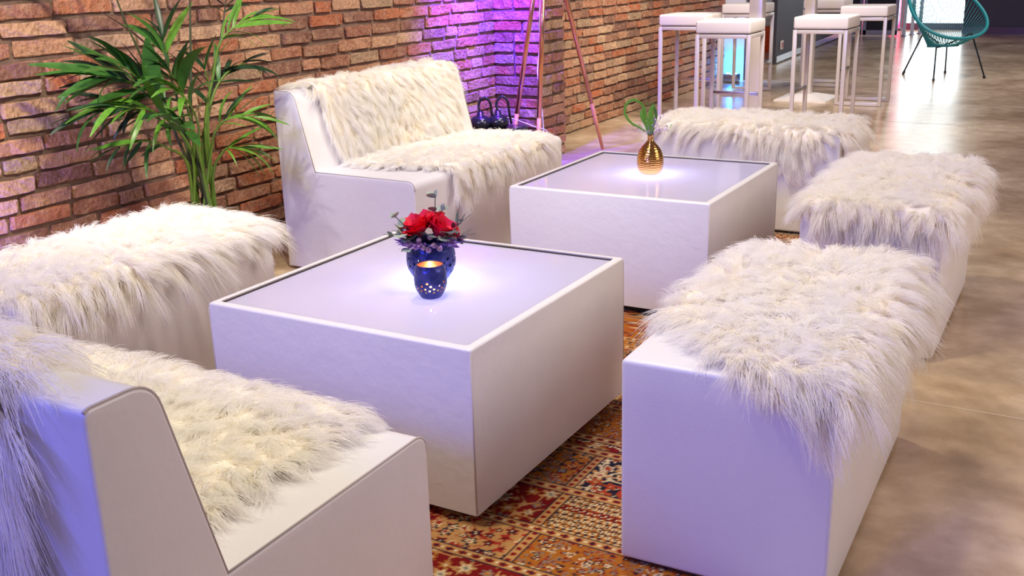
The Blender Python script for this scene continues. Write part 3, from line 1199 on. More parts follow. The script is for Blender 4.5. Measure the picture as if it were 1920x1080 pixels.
sheepskin(O4, map_box, clamp_box, [(-.015, 0.), (.1, -.05), (.3, -.08), (.42, -.08), (.475, -.02), (.505, .1), (.49, .2), (.45, .27), (.445, .5), (.445, .72), (.44, .85), (.3, .89), (.1, .89), (-.015, .85)],
          'long cream sheepskin covering the ottoman by the brick wall', (.75, -.2), 50000, .070, 4)
sheepskin(S1, map_sofa, clamp_sofa, [(-.05, .12), (-.06, .5), (-.05, .95), (.02, 1.09), (.15, 1.09), (.3, 1.06), (.40, 1.01), (.44, .9), (.45, .6), (.46, .35), (.42, .2), (.25, .14), (.1, .12)],
          'cream sheepskin draped over the backrest of the sofa by the wall', (.8, .1), 50000, .056, 5, .5)
sheepskin(S1, map_sofa, clamp_sofa, [(.50, .17), (.60, .16), (.72, .18), (.86, .23), (.93, .25), (1.01, .27), (1.03, .33), (.965, .42), (.98, .55), (.99, .7), (.97, .9), (.95, 1.04), (.85, 1.10), (.65, 1.10), (.5, 1.0), (.47, .6), (.46, .3)],
          'cream sheepskin spread on the seat of the sofa by the wall', (.7, -.1), 46000, .060, 6, .5)
sheepskin(S2, map_sofa, clamp_sofa, [(.45, .15), (.6, .14), (.75, .12), (.88, .13), (.93, .2), (.945, .5), (.94, .9), (.93, 1.1), (.5, 1.1), (.44, .6)],
          'cream sheepskin spread on the seat of the foreground sofa', (.5, -.35), 60000, .066, 7, .6)
sheepskin(S2, map_sofa, clamp_sofa, [(-.40, .17), (-.2, .15), (-.06, .13), (.02, .13), (.07, .16), (.1, .22), (.2, .28), (.40, .33), (.42, .9), (.3, 1.1), (0, 1.12), (-.4, 1.1)],
          'cream sheepskin thrown over the backrest of the foreground sofa', (-.5, -.4), 60000, .085, 8, .6)

# ------------------------------------------------------------------ vases, votive, flowers
def hammered(name, c1, c2, rough, metal):
    m = mat(name, c1, rough, metal)
    N, L = nodes_of(m)
    tc = N.new('ShaderNodeTexCoord')
    v = N.new('ShaderNodeTexVoronoi')
    v.inputs['Scale'].default_value = 95
    L.new(tc.outputs['Object'], v.inputs['Vector'])
    bp = N.new('ShaderNodeBump')
    bp.inputs['Strength'].default_value = .5
    bp.inputs['Distance'].default_value = .003
    L.new(v.outputs['Distance'], bp.inputs['Height'])
    L.new(bp.outputs['Normal'], N['Principled BSDF'].inputs['Normal'])
    n = N.new('ShaderNodeTexNoise')
    n.inputs['Scale'].default_value = 30
    L.new(tc.outputs['Object'], n.inputs['Vector'])
    r = N.new('ShaderNodeValToRGB')
    r.color_ramp.elements[0].color = (*c1, 1)
    r.color_ramp.elements[1].color = (*c2, 1)
    r.color_ramp.elements[0].position = .35
    r.color_ramp.elements[1].position = .7
    L.new(n.outputs['Fac'], r.inputs[0])
    L.new(r.outputs[0], N['Principled BSDF'].inputs['Base Color'])
    return m


blue_metal = hammered('hammered_blue_metal', lin((34, 44, 110)), lin((70, 72, 140)), .34, .55)
copper_in = mat('copper_lining', (.80, .46, .32), .35, .8, bump=(90, .3, .002))


def perforated(root, prof, n, rows, inner_m, nm):
    """double-walled hammered cup with real holes; rows = list of (profile index, offset) cells cut out"""
    holes = set()
    for (i, step, off) in rows:
        for k in range(0, n, step):
            for dk in (0, 1):
                for di in (0, 1):
                    holes.add((i + di, (k + off + dk) % n))
    V, Fc = lathe_geo(prof, n, holes)
    me_obj('outer_wall', V, Fc, blue_metal, root, True)
    V2, F2 = lathe_geo([(max(r - .0022, .0), z + (.002 if z < .004 else 0)) for r, z in prof], n, holes)
    me_obj('lining', V2, [tuple(reversed(q)) for q in F2], inner_m, root, True)
    r0, z0 = prof[-1]
    tube('rim', [((r0 - .001) * math.cos(a), (r0 - .001) * math.sin(a), z0) for a in [2 * PI * k / 40 for k in range(40)]], .0016, blue_metal, root, 6, True)


def cup_profile(rb, rm, rt, zm, h, n):
    out = [(0, 0), (rb * .6, 0)]
    for i in range(n + 1):
        z = h * i / n
        if z < zm:
            t = z / zm
            r = rb + (rm - rb) * math.sin(t * PI / 2) ** .9
        else:
            t = (z - zm) / (h - zm)
            r = rm + (rt - rm) * t * t
        out.append((r, z))
    return out


vz = empty('flower_vase', (-.385, .424, GZ), 0)
tag(vz, 'round dark blue hammered metal vase with pierced dots holding red flowers', 'vase')
perforated(vz, cup_profile(.040, .065, .055, .054, .108, 34), 110, [(10, 11, 0), (13, 11, 4), (16, 11, 8), (19, 11, 2), (22, 11, 6)], blue_metal, 'vase')
vt = empty('votive_holder', (-.302, .298, GZ), .3)
tag(vt, 'small blue hammered votive holder with glowing pierced dots', 'candle holder')
perforated(vt, cup_profile(.025, .0415, .0345, .042, .084, 34), 88, [(9, 8, 0), (11, 8, 4), (13, 8, 0), (16, 8, 5), (19, 16, 2)], copper_in, 'votive')
tl = empty('tealight', (-.302, .298, GZ + .003), 0)
tag(tl, 'lit tealight candle inside the small blue votive holder', 'candle')
V, Fc = lathe_geo([(0, 0), (.018, 0), (.018, .014), (.016, .014), (0, .0135)], 24)
me_obj('wax_cup', V, Fc, mat('warm_wax', (.9, .82, .66), .5, bump=(40, .05, .001)), tl, True)
V, Fc = lathe_geo([(0, .016), (.003, .02), (.0036, .025), (.002, .034), (0, .040)], 12)
me_obj('flame', V, Fc, mat('candle_flame', (1, .5, .1), .5, emit=(1, .55, .16), estr=25), tl, True)
lamp('candle_light', 'POINT', (-.302, .298, GZ + .040), .11, (1, .50, .18), None, .005)

leaf_green = mat('palm_leaf_green', lin((58, 104, 40)), .38, var=(9, .35), bump=(60, .1, .001))
leaf_dark = mat('palm_leaf_dark', lin((30, 60, 32)), .40, var=(9, .3), bump=(60, .1, .001))
leaf_light = mat('palm_leaf_light', lin((90, 138, 44)), .36, var=(9, .3), bump=(60, .1, .001))
stem_g = mat('green_stem', lin((96, 128, 42)), .45, var=(12, .25), bump=(50, .1, .001))
stem_d = mat('dark_stem', lin((58, 66, 34)), .5, var=(12, .25), bump=(50, .1, .001))
euc = mat('eucalyptus_leaf', lin((150, 164, 150)), .6, var=(30, .2), bump=(80, .1, .001))
olive = mat('olive_leaf', lin((74, 86, 78)), .5, var=(30, .2), bump=(80, .1, .001))
red_p = mat('red_petal', lin((232, 20, 60)), .5, var=(25, .22), bump=(90, .15, .001))
lilac = mat('lilac_blossom', lin((176, 132, 196)), .6, var=(40, .15), bump=(80, .1, .001))
berry_m = mat('grey_pink_berry', lin((158, 128, 134)), .5, var=(60, .2), bump=(80, .1, .001))

# bouquet of red flowers
bq = empty('flower_bouquet', (-.385, .424, GZ + .084), 0)
bq.scale = (1.1, 1.1, 1.1)
tag(bq, 'red blossoms with eucalyptus and berries standing in the blue vase', 'flowers')


def petal_me(seed, w=1., L_=1.):
    r = random.Random(seed)
    nu, nv = 6, 6
    V, Fc = [], []
    ph = r.uniform(0, 6)
    for i in range(nu + 1):
        u = i / nu
        ww = w * math.sin(min(1, u * 1.15 + .08) * PI * .62) ** .7
        for j in range(nv + 1):
            v = j / nv * 2 - 1
            V.append((v * ww * .5, .30 * v * v * ww + .10 * math.sin(3 * u + ph) * u + .05 * math.sin(5 * v + ph) * u, u * L_ - .08 * v * v * u))
    for i in range(nu):
        for j in range(nv):
            a = i * (nv + 1) + j
            Fc.append((a, a + 1, a + nv + 2, a + nv + 1))
    me = bpy.data.meshes.new('petal')
    me.from_pydata(V, [], Fc)
    me.materials.append(red_p)
    me.polygons.foreach_set('use_smooth', [True] * len(me.polygons))
    return me


PET = [petal_me(s, .95 + .2 * (s % 3), 1.) for s in range(5)]


def rose(loc, size, tilt, rz, seed):
    r = empty('blossom')
    r.parent = bq
    r.location = loc
    r.rotation_euler = (tilt[0], tilt[1], rz)
    rr_ = random.Random(seed)
    for ring, (cnt, open_, sc_, rad) in enumerate([(3, .10, .75, .04), (5, .42, .95, .10), (6, .85, 1.05, .14)]):
        for k in range(cnt):
            a = 2 * PI * k / cnt + ring * .5 + rr_.uniform(-.2, .2)
            o = link('petal', rr_.choice(PET), r)
            s_ = size * sc_ * rr_.uniform(.9, 1.1)
            o.matrix_basis = Matrix.Rotation(a, 4, 'Z') @ Matrix.Translation((0, -rad * size, 0)) @ Matrix.Rotation(open_ + rr_.uniform(-.12, .12), 4, 'X') @ Matrix.Scale(s_, 4)


# directions: camera right is about (0.86, 0.5, 0)
RX = Vector((.863, .506, 0))
FX = Vector((.506, -.863, 0))    # towards the camera


def bqp(r, f, z):
    return RX * r + FX * f + Vector((0, 0, z))


rose(bqp(-.020, .006, .036), .048, (.25, -.3), .3, 1)
rose(bqp(.018, .014, .032), .046, (.45, .35), 1.2, 2)
rose(bqp(.006, -.016, .046), .038, (-.2, .1), 2.2, 3)


def disc_leaf(L_=1., w=.9, bend=.15, fold=.1, m=euc, nm='leaf'):
    V, Fc = [], []
    n = 6
    for i in range(n + 1):
        u = i / n
        ww = w * .5 * math.sin(PI * min(max(u, .02), .985)) ** .65
        for v in (-1, 0, 1):
            V.append((v * ww, u * L_, -bend * u * u * L_ + fold * abs(v) * ww))
    for i in range(n):
        for j in range(2):
            a = i * 3 + j
            Fc.append((a, a + 1, a + 4, a + 3))
    me = bpy.data.meshes.new(nm)
    me.from_pydata(V, [], Fc)
    me.materials.append(m)
    me.polygons.foreach_set('use_smooth', [True] * len(me.polygons))
    return me


EUCL = disc_leaf()
OLV = disc_leaf(1., .24, .1, .2, olive)


def aim(loc, d, s, roll=0.):
    d = Vector(d).normalized()
    q = d.to_track_quat('Y', 'Z').to_matrix().to_4x4()
    return Matrix.Translation(loc) @ q @ Matrix.Rotation(roll, 4, 'Y') @ Matrix.Scale(s, 4)


def sprig(p0, p1, leaf, n, size, seed, stem=olive, spread=1.):
    rr_ = random.Random(seed)
    r = tube('sprig', [p0, p0.lerp(p1, .5) + Vector((0, 0, .004)), p1], .0011, stem, bq, 5)
    ax = (p1 - p0).normalized()
    for k in range(n):
        t = .35 + .65 * k / max(1, n - 1)
        p = p0.lerp(p1, t)
        for sgn in (-1, 1):
            sd = ax.cross(Vector((rr_.uniform(-.4, .4), rr_.uniform(-.4, .4), 1))).normalized() * sgn
            o = link('leaf', leaf, r)
            o.matrix_basis = aim(p, sd * spread + ax * .45 + Vector((0, 0, rr_.uniform(-.2, .5))), size * rr_.uniform(.8, 1.15), rr_.uniform(-.8, .8))
    o = link('leaf', leaf, r)
    o.matrix_basis = aim(p1, ax, size * .8)


sprig(bqp(.01, -.01, .02), bqp(.016, -.014, .120), EUCL, 3, .024, 3)
sprig(bqp(-.03, .0, .02), bqp(-.078, .004, .080), EUCL, 3, .022, 4)
sprig(bqp(-.03, .02, .02), bqp(-.064, .034, .046), EUCL, 4, .032, 5)
sprig(bqp(.03, .03, .02), bqp(.050, .050, .046), EUCL, 4, .032, 6)
sprig(bqp(.03, .0, .02), bqp(.076, .004, .062), OLV, 4, .046, 7)
sprig(bqp(.035, .01, .02), bqp(.084, .012, .032), OLV, 4, .040, 8)
sprig(bqp(-.035, .0, .02), bqp(-.085, .01, .036), OLV, 3, .034, 9)
sprig(bqp(.0, .02, .02), bqp(-.004, .05, .045), OLV, 3, .028, 10)
sprig(bqp(-.02, .03, .02), bqp(-.05, .055, .016), EUCL, 2, .022, 11)
sprig(bqp(.02, -.02, .02), bqp(.03, -.03, .085), EUCL, 2, .022, 12)
bme = bpy.data.meshes.new('berry')
bb_ = bmesh.new()
bmesh.ops.create_icosphere(bb_, subdivisions=2, radius=.0068)
bb_.to_mesh(bme)
bb_.free()
bme.materials.append(berry_m)
bme.polygons.foreach_set('use_smooth', [True] * len(bme.polygons))
for r_, f_, z_ in [(-.022, .050, .034), (.004, .050, .040), (.012, .056, .022), (-.012, .060, .018), (-.032, .054, .020), (.026, .058, .014), (.0, .062, .012)]:
    o = link('berry', bme, bq)
    o.location = bqp(r_, f_, z_)
# lilac filler along the rim
fl_geo = []
rr_ = random.Random(5)
for k in range(110):
    a = rr_.uniform(-2.6, .6)
    rad = rr_.uniform(.046, .070)
    c = Vector((math.cos(a) * rad, math.sin(a) * rad, rr_.uniform(.014, .028)))
    M = aim(c, (math.cos(a) + rr_.uniform(-.6, .6), math.sin(a) + rr_.uniform(-.6, .6), rr_.uniform(-.2, .5)), rr_.uniform(.018, .032), rr_.uniform(-1, 1))
    V = [M @ Vector(v) for v in ((0, 0, 0), (.16, .4, .05), (0, 1, 0), (-.16, .4, .05))]
    fl_geo.append((V, [(0, 1, 2, 3)]))
V, Fc = merge(fl_geo)
o = me_obj('lilac_filler', V, Fc, lilac, bq)
o['kind'] = 'stuff'

# gold vase with a wispy posy
gv = empty('bud_vase', (-.404, 1.954, GZ), 0)
tag(gv, 'shiny gold ribbed bottle vase on the further table', 'vase')
gold_m = mat('gold_lustre_glaze', lin((206, 150, 84)), .12, 1.)
N, L = nodes_of(gold_m)
tc = N.new('ShaderNodeTexCoord')
wv = N.new('ShaderNodeTexWave')
wv.bands_direction = 'Z'
wv.inputs['Scale'].default_value = 38
wv.inputs['Distortion'].default_value = 3.5
wv.inputs['Detail'].default_value = 3
L.new(tc.outputs['Object'], wv.inputs['Vector'])
bp = N.new('ShaderNodeBump')
bp.inputs['Strength'].default_value = .35
bp.inputs['Distance'].default_value = .002
L.new(wv.outputs['Fac'], bp.inputs['Height'])
L.new(bp.outputs['Normal'], N['Principled BSDF'].inputs['Normal'])
prof = [(0, 0), (.034, 0), (.042, .006), (.049, .022), (.052, .045), (.050, .068), (.043, .090), (.032, .107), (.020, .119), (.0125, .127), (.0110, .133), (.0112, .146), (.0122, .150), (.0105, .151), (.0095, .146), (.0090, .13)]
V, Fc = lathe_geo(prof[:10], 48)
me_obj('belly', V, Fc, gold_m, gv, True)
V, Fc = lathe_geo(prof[9:], 48)
me_obj('neck', V, Fc, gold_m, gv, True)
ps = empty('posy', (-.404, 1.954, GZ + .135), 0)
tag(ps, 'wispy green and lilac posy with a looped grass blade in the gold vase', 'flowers')


def blade(name, path, w0, m, parent, tip=True):
    P = catmull(path, 8)
    V, Fc = [], []
    n = len(P)
    for i, p in enumerate(P):
        t = (P[min(i + 1, n - 1)] - P[max(i - 1, 0)]).normalized()
        s_ = t.cross(FX).normalized()
        u = i / (n - 1)
        w = w0 * (math.sin(PI * min(u * .86 + .1, 1)) ** .6 if tip else 1)
        V += [p + s_ * w, p + FX * w * .3, p - s_ * w]
    for i in range(n - 1):
        for j in (0, 1):
            a = i * 3 + j
            Fc.append((a, a + 1, a + 4, a + 3))
    return me_obj(name, V, Fc, m, parent, True)


blade('grass_blade', [bqp(0, 0, 0), bqp(-.012, .0, .06), bqp(-.03, .004, .125), bqp(-.065, .006, .150), bqp(-.092, .0, .135), bqp(-.098, -.004, .10), bqp(-.078, 0, .066), bqp(-.05, .004, .048), bqp(-.02, .006, .028)], .0052, leaf_light, ps)
blade('leaf', [bqp(0, 0, 0), bqp(-.01, -.01, .05), bqp(-.03, -.012, .09), bqp(-.022, -.012, .12)], .012, leaf_light, ps)
blade('leaf', [bqp(0, 0, 0), bqp(.004, .0, .05), bqp(.0, .0, .1), bqp(.012, .0, .13)], .011, leaf_light, ps)
blade('leaf', [bqp(0, 0, 0), bqp(.01, .0, .05), bqp(.02, .0, .09), bqp(.006, .0, .14)], .006, leaf_green, ps)
for k in range(18):
    a = rr_.uniform(0, 6.28)
    q = Vector((math.cos(a) * rr_.uniform(.03, .075), math.sin(a) * rr_.uniform(.02, .05), rr_.uniform(.03, .085)))
    st_ = tube('stalk', bez((0, 0, 0), (q.x * .3, q.y * .3, q.z * .8), q, 6), .0008, lilac if k % 3 else stem_g, ps, 4)
    gs_ = []
    for j in range(6):
        c = q + Vector((rr_.uniform(-.012, .012), rr_.uniform(-.012, .012), rr_.uniform(-.012, .010)))
        M = aim(c, (rr_.uniform(-1, 1), rr_.uniform(-1, 1), rr_.uniform(-.3, 1)), rr_.uniform(.008, .016))
        gs_.append(([M @ Vector(v) for v in ((0, 0, 0), (.22, .4, .1), (0, 1, 0), (-.22, .4, .1))], [(0, 1, 2, 3)]))
    V, Fc = merge(gs_)
    me_obj('floret', V, Fc, lilac if k % 4 else leaf_light, st_)
fz = []
for k in range(60):
    c = bqp(rr_.gauss(-.012, .012), rr_.gauss(0, .012), .13 + rr_.gauss(0, .016))
    M = aim(c, (rr_.uniform(-1, 1), rr_.uniform(-1, 1), rr_.uniform(0, 1)), rr_.uniform(.006, .012))
    fz.append(([M @ Vector(v) for v in ((0, 0, 0), (.14, .5, .1), (0, 1, 0), (-.14, .5, .1))], [(0, 1, 2, 3)]))
V, Fc = merge(fz)
o = me_obj('fern_tuft', V, Fc, leaf_light, ps)
o['kind'] = 'stuff'

# ------------------------------------------------------------------ palm
PB = Vector((-1.90, 1.08, 0))
pm = empty('potted_palm', PB, 0)
tag(pm, 'tall green kentia palm standing between ottoman, sofa and brick wall', 'plant')
V, Fc = lathe_geo([(0, 0), (.11, 0), (.125, .02), (.150, .27), (.155, .28), (.145, .28), (.138, .25), (0, .245)], 32)
me_obj('pot', V, Fc, mat('dark_grey_pot', (.06, .06, .065), .5, bump=(50, .1, .001)), pm, True)
V, Fc = lathe_geo([(.139, .248), (.07, .256), (0, .258)], 24)
me_obj('soil', V, Fc, mat('potting_soil', (.03, .02, .014), .95, bump=(80, .8, .006)), pm, True)


def leaflet_me(droop, w, m, fold=.35):
    V, Fc = [], []
    n = 9
    for i in range(n + 1):
        u = i / n
        ww = w * .5 * (math.sin(PI * (u * .90 + .06)) ** .8) * (1 - .25 * u)
        y = math.sin(u * droop) / max(droop, 1e-3)
        z = -(1 - math.cos(u * droop)) / max(droop, 1e-3)
        for v in (-1, 0, 1):
            V.append((v * ww, y, z + fold * abs(v) * ww))
    for i in range(n):
        for j in range(2):
            a = i * 3 + j
            Fc.append((a, a + 1, a + 4, a + 3))
    me = bpy.data.meshes.new('leaflet')
    me.from_pydata(V, [], Fc)
    me.materials.append(m)
    me.polygons.foreach_set('use_smooth', [True] * len(me.polygons))
    return me


LEAF = {k: [leaflet_me(d, w, m) for d, w in ((.35, .13), (.8, .12), (1.2, .11))] for k, m in (('g', leaf_green), ('d', leaf_dark), ('l', leaf_light))}


def unproj_x(px, py, X):
    v = cd + cr * ((px - 960) / F) - cu * ((py - 540) / F)
    return Vector((CX, CY, CZ)) + v * ((X - CX) / v.x)


def frond(path, X1, leaf_from, nleaf, Ls, kind, seed, stem=stem_g, wmul=1., spread=.9, sag=.1, tipl=True):
    """a stem rising from the pot and ending in a feathered, sagging rachis"""
    rr_ = random.Random(seed)
    a0 = rr_.uniform(0, 6.28)
    P = [Vector((.05 * math.cos(a0), .05 * math.sin(a0), .25))]
    for i, (px, py) in enumerate(path):
        t = (i + 1) / len(path)
        P.append(unproj_x(px, py, PB.x + (X1 - PB.x) * t) - PB)
    C_ = catmull(P, 8)
    n = len(C_)
    fr_ = tube('frond', C_, [.0072 * (1 - .70 * i / n) for i in range(n)], stem, pm, 6)
    for k in range(nleaf):
        t = leaf_from + (1 - leaf_from) * (k / max(1, nleaf - 1)) * .98
        i = min(n - 2, int(t * (n - 1)))
        p = C_[i].lerp(C_[i + 1], t * (n - 1) - i)
        ax = (C_[i + 1] - C_[i]).normalized()
        sd = ax.cross(Vector((.45, -.55, .7))).normalized()
        L0 = Ls * (.65 + .55 * math.sin(PI * (.15 + .75 * k / max(1, nleaf - 1))))
        for sgn in (-1, 1):
            L_ = L0 * rr_.uniform(.75, 1.15)
            fw = .65 + .75 * (k / nleaf)
            d_ = ax * fw + sd * sgn * spread * (1 - .4 * k / nleaf) * rr_.uniform(.7, 1.2) + Vector((rr_.uniform(-.2, .3), rr_.uniform(-.3, .2), rr_.uniform(-sag - .15, .25 - sag)))
            d_.normalize()
            if PB.x + p.x + d_.x * L_ < -2.20:
                d_.x = (-2.20 - PB.x - p.x) / L_
                d_.normalize()
            o = link('leaflet', rr_.choice(LEAF[kind if rr_.random() < .75 else rr_.choice('gdl')]), fr_)
            M = aim(p, d_, L_, rr_.uniform(-.8, .8))
            o.matrix_basis = M @ Matrix.Diagonal((wmul * rr_.uniform(.85, 1.25), 1, 1, 1))
    if tipl:
        o = link('leaflet', LEAF[kind][0], fr_)
        o.matrix_basis = aim(C_[-1], C_[-1] - C_[-2], Ls * .8)


frond([(342, 280), (305, 190), (262, 100), (225, 15), (205, -45)], -1.98, .95, 3, .26, 'd', 1, stem_d)
frond([(362, 250), (358, 120), (356, 0), (352, -90)], -1.88, .93, 3, .30, 'g', 2, stem_d)
frond([(385, 250), (400, 140), (412, 82), (440, 50), (475, 32)], -1.72, .64, 6, .17, 'l', 3, stem_g, 1., .6, -.05)
frond([(358, 280), (318, 205), (255, 158), (180, 142)], -1.98, .55, 8, .25, 'g', 4, stem_g, 1.1, .55)
frond([(362, 300), (330, 240), (282, 208), (215, 200)], -1.86, .54, 8, .21, 'l', 5, stem_g, 1.1, .6)
frond([(395, 290), (405, 245), (430, 222), (475, 218)], -1.72, .60, 7, .16, 'l', 6, stem_g, .9, .5, .0)
frond([(400, 325), (415, 290), (432, 276), (465, 282)], -1.72, .62, 7, .15, 'l', 7, stem_g, .9, .5, .0)
frond([(390, 250), (398, 185), (420, 142), (455, 118)], -1.82, .66, 5, .17, 'd', 8, stem_g, 1.2, .5)
frond([(350, 250), (328, 170), (314, 120), (306, 75)], -1.96, .58, 4, .24, 'd', 9, stem_d, 1.7, .45, .0)
frond([(352, 310), (315, 278), (272, 264), (225, 276)], -1.90, .58, 5, .16, 'd', 10, stem_g, 1., .6)
frond([(388, 250), (405, 120), (418, 45), (425, -10)], -1.95, .84, 4, .18, 'd', 11, stem_d)
frond([(362, 260), (352, 205), (338, 165), (318, 135)], -1.84, .55, 4, .21, 'g', 12, stem_g, 1.8, .5, .0)
frond([(370, 280), (350, 245), (332, 222)], -1.76, .66, 3, .19, 'g', 13, stem_g, 1.9, .5)
frond([(345, 260), (300, 200), (252, 160), (205, 140)], -2.04, .60, 5, .22, 'd', 14, stem_g, 1.3, .6)
frond([(375, 290), (372, 235), (352, 190), (322, 165)], -1.80, .60, 5, .17, 'l', 15, stem_g, 1.3, .6)
frond([(380, 270), (392, 215), (392, 170), (384, 130)], -1.92, .58, 4, .18, 'd', 16, stem_g, 1.7, .45, .0)
frond([(352, 275), (315, 215), (275, 165), (235, 125)], -1.92, .66, 3, .22, 'g', 18, stem_g, 2.2, .5)
frond([(348, 270), (305, 228), (245, 205), (170, 212)], -2.04, .60, 6, .20, 'd', 17, stem_g, 1., .5)

# ------------------------------------------------------------------ tripod lamp
def unproj(px, py, z):
    v = cd + cr * ((px - 960) / F) - cu * ((py - 540) / F)
    return Vector((CX, CY, CZ)) + v * ((z - CZ) / v.z)


def unproj_y(px, py, Y):
    v = cd + cr * ((px - 960) / F) - cu * ((py - 540) / F)
    return Vector((CX, CY, CZ)) + v * ((Y - CY) / v.y)


apex = unproj_y(1025, -143, 3.88)
feet = [Vector((-1.833, 4.568, 0)), unproj(955.5, 312, 0), unproj(1007.5, 326, 0)]
base = Vector((apex.x, apex.y, 0))
tp = empty('tripod_lamp', base, 0)
tag(tp, 'copper tripod floor lamp with wooden feet standing by the brick pillar', 'lamp')
for ft in feet:
    a, b_ = ft - base, apex - base
    d_ = (b_ - a).normalized()
    off = Vector((a.x, a.y, 0)).normalized() * .03
    a2 = a + Vector((0, 0, .002))
    b2 = b_ + off * .6
    # copper tube above, turned wooden end below
    tw = .235
    w_ = tube('leg', [a2.lerp(b2, 0), a2.lerp(b2, tw)], [.0105, .0135], wood, tp, 12)
    tube('copper_tube', [a2.lerp(b2, tw - .004), a2.lerp(b2, 1)], .0145, copper, w_, 12)
V, Fc = lathe_geo([(0, -.03), (.05, -.03), (.055, -.02), (.055, .02), (.05, .03), (0, .03)], 24)
o = me_obj('hub', V, Fc, copper, tp, True)
o.location = apex - base
V, Fc = lathe_geo([(.145, .08), (.15, .08), (.15, .30), (.145, .30), (.145, .08)], 40)
o = me_obj('lamp_shade', V, Fc, mat('dark_fabric_shade', (.05, .045, .05), .8, bump=(200, .2, .001)), tp, True)
o.location = apex - base
tube('shade_stem', [apex - base, apex - base + Vector((0, 0, .2))], .008, copper, tp, 8)
# cables
cbl = catmull([apex + FX * .08 + Vector((0, 0, -.05)), unproj_y(1013, 0, 3.95), unproj_y(1012, 80, 3.90), unproj_y(1008, 130, 3.86), unproj_y(1011, 165, 3.80), unproj_y(1019, 238, 3.80), unproj_y(1016, 262, 3.80)], 8)
o = tube('lamp_cable', cbl, .0035, cablew, None, 6)
tag(o, 'thin white cable hanging down along the tripod lamp legs', 'cable')
pb = Vector((-2.12, 3.58, 0))
o = tube('plug_cable', catmull([pb + Vector((.07, .06, .33)), unproj_y(960, 222, 3.75), unproj_y(1004, 238, 3.80), unproj_y(1022, 243, 3.82), unproj_y(1026, 250, 3.84), unproj_y(1014, 252, 3.84)], 8), .0035, cablew, None, 6)
tag(o, 'white cable running from the black plugs to the tripod lamp', 'cable')
pd = empty('power_distributor', pb, 0)
tag(pd, 'black power box with round plugs and looped cable behind the sofa', 'power box')
box('box_body', (-.16, -.14, 0), (.16, .20, .27), blackp, pd, .012)
for k, (x, y) in enumerate(((-.03, -.04), (.05, .03))):
    V, Fc = lathe_geo([(0, .27), (.045, .27), (.062, .285), (.066, .305), (.058, .33), (.04, .345), (.022, .352), (.018, .375), (0, .375)], 24)
    o = me_obj('plug', V, Fc, blackp, pd, True)
    o.location = (x, y, 0)
    tube('cable_loop', catmull([(x, y, .37), (x - .01, y + .005, .42), (x + .02, y + .02, .455), (x + .05, y + .03, .43), (x + .055, y + .04, .37), (x + .05, y + .07, .29)], 6), .008, blackp, pd, 8)

# ------------------------------------------------------------------ bar stools
def make_stool(loc, rz, label, w=.372, d=.38):
    r = empty('bar_stool', loc, rz)     # local centre of the footprint
    tag(r, label, 'stool', 'white square bar stools')
    hw, hd, t, zt = w / 2, d / 2, .026, .71
    for x in (-1, 1):
        for y in (-1, 1):
            x0, y0 = x * (hw - t / 2), y * (hd - t / 2)
            box('leg', (x0 - t / 2, y0 - t / 2, .004), (x0 + t / 2, y0 + t / 2, zt), metal_w, r, .002, 2)
    for y in (-1, 1):
        y0 = y * (hd - t / 2)
        box('floor_bar', (-hw + t, y0 - t / 2, .004), (hw - t, y0 + t / 2, .004 + t), metal_w, r, .002, 2)
        box('top_rail', (-hw + t, y0 - t / 2, zt - t), (hw - t, y0 + t / 2, zt), metal_w, r, .002, 2)
    for x in (-1, 1):
        x0 = x * (hw - t / 2)
        box('top_rail', (x0 - t / 2, -hd + t, zt - t), (x0 + t / 2, hd - t, zt), metal_w, r, .002, 2)
    x0 = -(hw - t / 2)
    box('footrest', (x0 - t / 2, -hd + t, .265), (x0 + t / 2, hd - t, .29), chrome, r, .002, 2)
    bm = box_bm((-hw, -hd, zt + .006), (hw, hd, zt + .088), .014, 4)
    bm_obj('cushion', bm, cushion_m, r, True, 45)
    box('seat_board', (-hw + .02, -hd + .02, zt - .002), (hw - .02, hd - .02, zt + .008), black_m, r)
    return r


make_stool((-1.82, 6.14, 0), -PI / 2, 'white bar stool closest to the brick wall')
make_stool((-1.245, 5.38, 0), -PI / 2 + .03, 'white bar stool in front of the first white table post')
make_stool((-.715, 5.88, 0), 0, 'white bar stool in front of the white pyramid table base')
make_stool((-.745, 7.36, 0), 0, 'white bar stool closest to the teal lounge chair')
make_stool((-1.895, 7.80, 0), PI, 'white bar stool beside the blue floor uplight')
make_stool((-1.37, 8.58, 0), 0, 'white bar stool furthest back near the charcoal partition')


def poseur(loc, w, label):
    r = empty('poseur_table', loc, 0)
    tag(r, label, 'table', 'white poseur tables')
    hb = .225
    V = [(-hb, -hb, .0), (hb, -hb, 0), (hb, hb, 0), (-hb, hb, 0), (-hb, -hb, .012), (hb, -hb, .012), (hb, hb, .012), (-hb, hb, .012),
         (-.07, -.07, .05), (.07, -.07, .05), (.07, .07, .05), (-.07, .07, .05)]
    Fc = [(3, 2, 1, 0), (0, 1, 5, 4), (1, 2, 6, 5), (2, 3, 7, 6), (3, 0, 4, 7), (4, 5, 9, 8), (5, 6, 10, 9), (6, 7, 11, 10), (7, 4, 8, 11), (8, 9, 10, 11)]
    me_obj('base_plate', V, Fc, cushion_m, r)
    box('post', (-w, -w, .04), (w, w, 1.08), metal_w, r, .004, 2)
    box('table_top', (-.25, -.25, 1.08), (.25, .25, 1.12), cushion_m, r, .006, 2)


poseur((-1.25, 7.50, 0), .042, 'white poseur table on a pyramid base between the bar stools')
poseur((-1.352, 6.32, 0), .05, 'white poseur table post standing just behind the nearer bar stool')

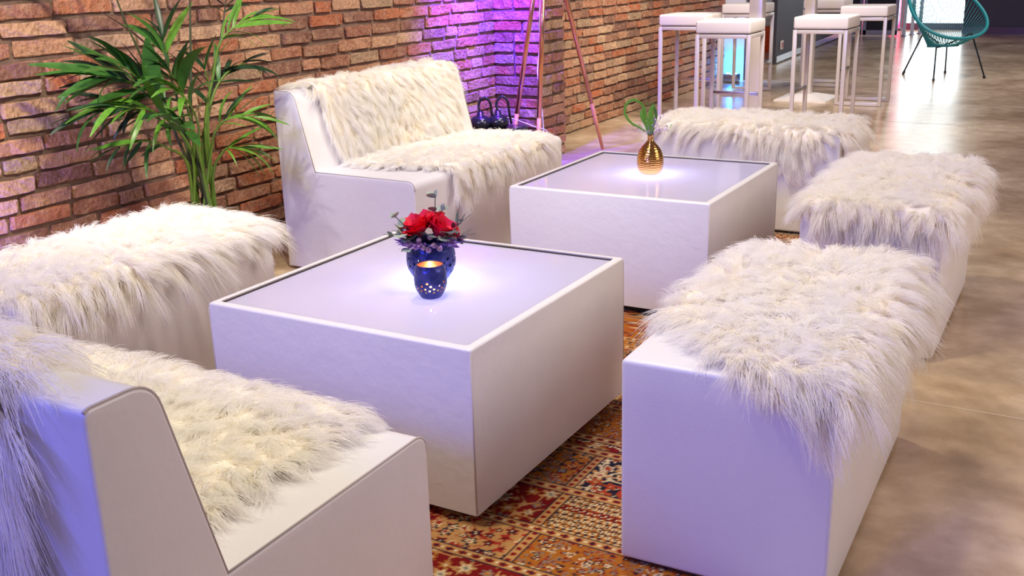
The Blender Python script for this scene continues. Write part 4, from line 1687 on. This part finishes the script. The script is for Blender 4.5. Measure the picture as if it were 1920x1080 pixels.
# ------------------------------------------------------------------ teal string chair
ch = empty('lounge_chair', (-.45, 9.55, 0), .72)
tag(ch, 'teal string lounge chair on thin black legs by the window', 'chair')
rim = []
for k in range(56):
    a = 2 * PI * k / 56
    v = -math.cos(a)                   # -1 front low, +1 back high
    wid = .375 * math.sin(a) * (1 - .16 * v)
    rim.append(Vector((wid, .02 + .36 * v + .04 * v * v, .66 + .30 * v + .03 * v * v)))
tube('seat_rim', rim, .017, teal, ch, 10, True)
ring = [Vector((.13 * math.sin(2 * PI * k / 40), .02 - .16 * math.cos(2 * PI * k / 40), .30 - .012 * math.cos(2 * PI * k / 40) * -1)) for k in range(40)]
tube('lower_ring', ring, .010, teal, ch, 8, True)
geos = []
for k in range(76):
    u = k / 76
    i = u * 56
    p = rim[int(i) % 56].lerp(rim[(int(i) + 1) % 56], i % 1)
    j = u * 40
    q = ring[int(j) % 40].lerp(ring[(int(j) + 1) % 40], j % 1)
    mid = p.lerp(q, .5) + Vector((0, .03, -.03))
    geos.append(tube_geo(bez(p, mid, q, 5), .0032, 5, False))
V, Fc = merge(geos)
o = me_obj('cord_weave', V, Fc, teal, ch, True)
o['kind'] = 'stuff'
Mi = Matrix.Rotation(-.72, 3, 'Z')
for (wx, wy), top in zip(((-.84, 9.70), (-.46, 9.15), (-.464, 9.90), (-.044, 9.50)), ((-.66, 9.62), (-.475, 9.25), (-.46, 9.82), (-.20, 9.50))):
    f_ = Mi @ Vector((wx + .45, wy - 9.55, .0))
    zt = .43 if abs(wx + .45) > .2 else .31
    t_ = Mi @ Vector((top[0] + .45, top[1] - 9.55, zt))
    lg = tube('leg', [f_ + Vector((0, 0, .006)), t_], .0075, dark_steel, ch, 8)
    tube('foot_cap', [f_ + Vector((0, 0, .001)), f_.lerp(t_, .07)], .013, blackp, lg, 8)
    tube('leg_brace', [t_, t_.lerp(Vector((0, .02, .295)), .8)], .0075, dark_steel, ch, 8)

# blue floor light hidden behind the ottoman grazes up the bricks
lamp('blue_floor_lamp', 'SPOT', (-2.12, .15, .10), 60, (.22, .20, 1.0), (-2.24, .1, 1.0), .03, 150, .8)

SC.cycles.use_denoising = True
SC.cycles.max_bounces = 10
SC.cycles.diffuse_bounces = 5
SC.cycles.transparent_max_bounces = 8
SC.cycles.caustics_reflective = False
SC.cycles.caustics_refractive = False
SC.cycles.sample_clamp_indirect = 6
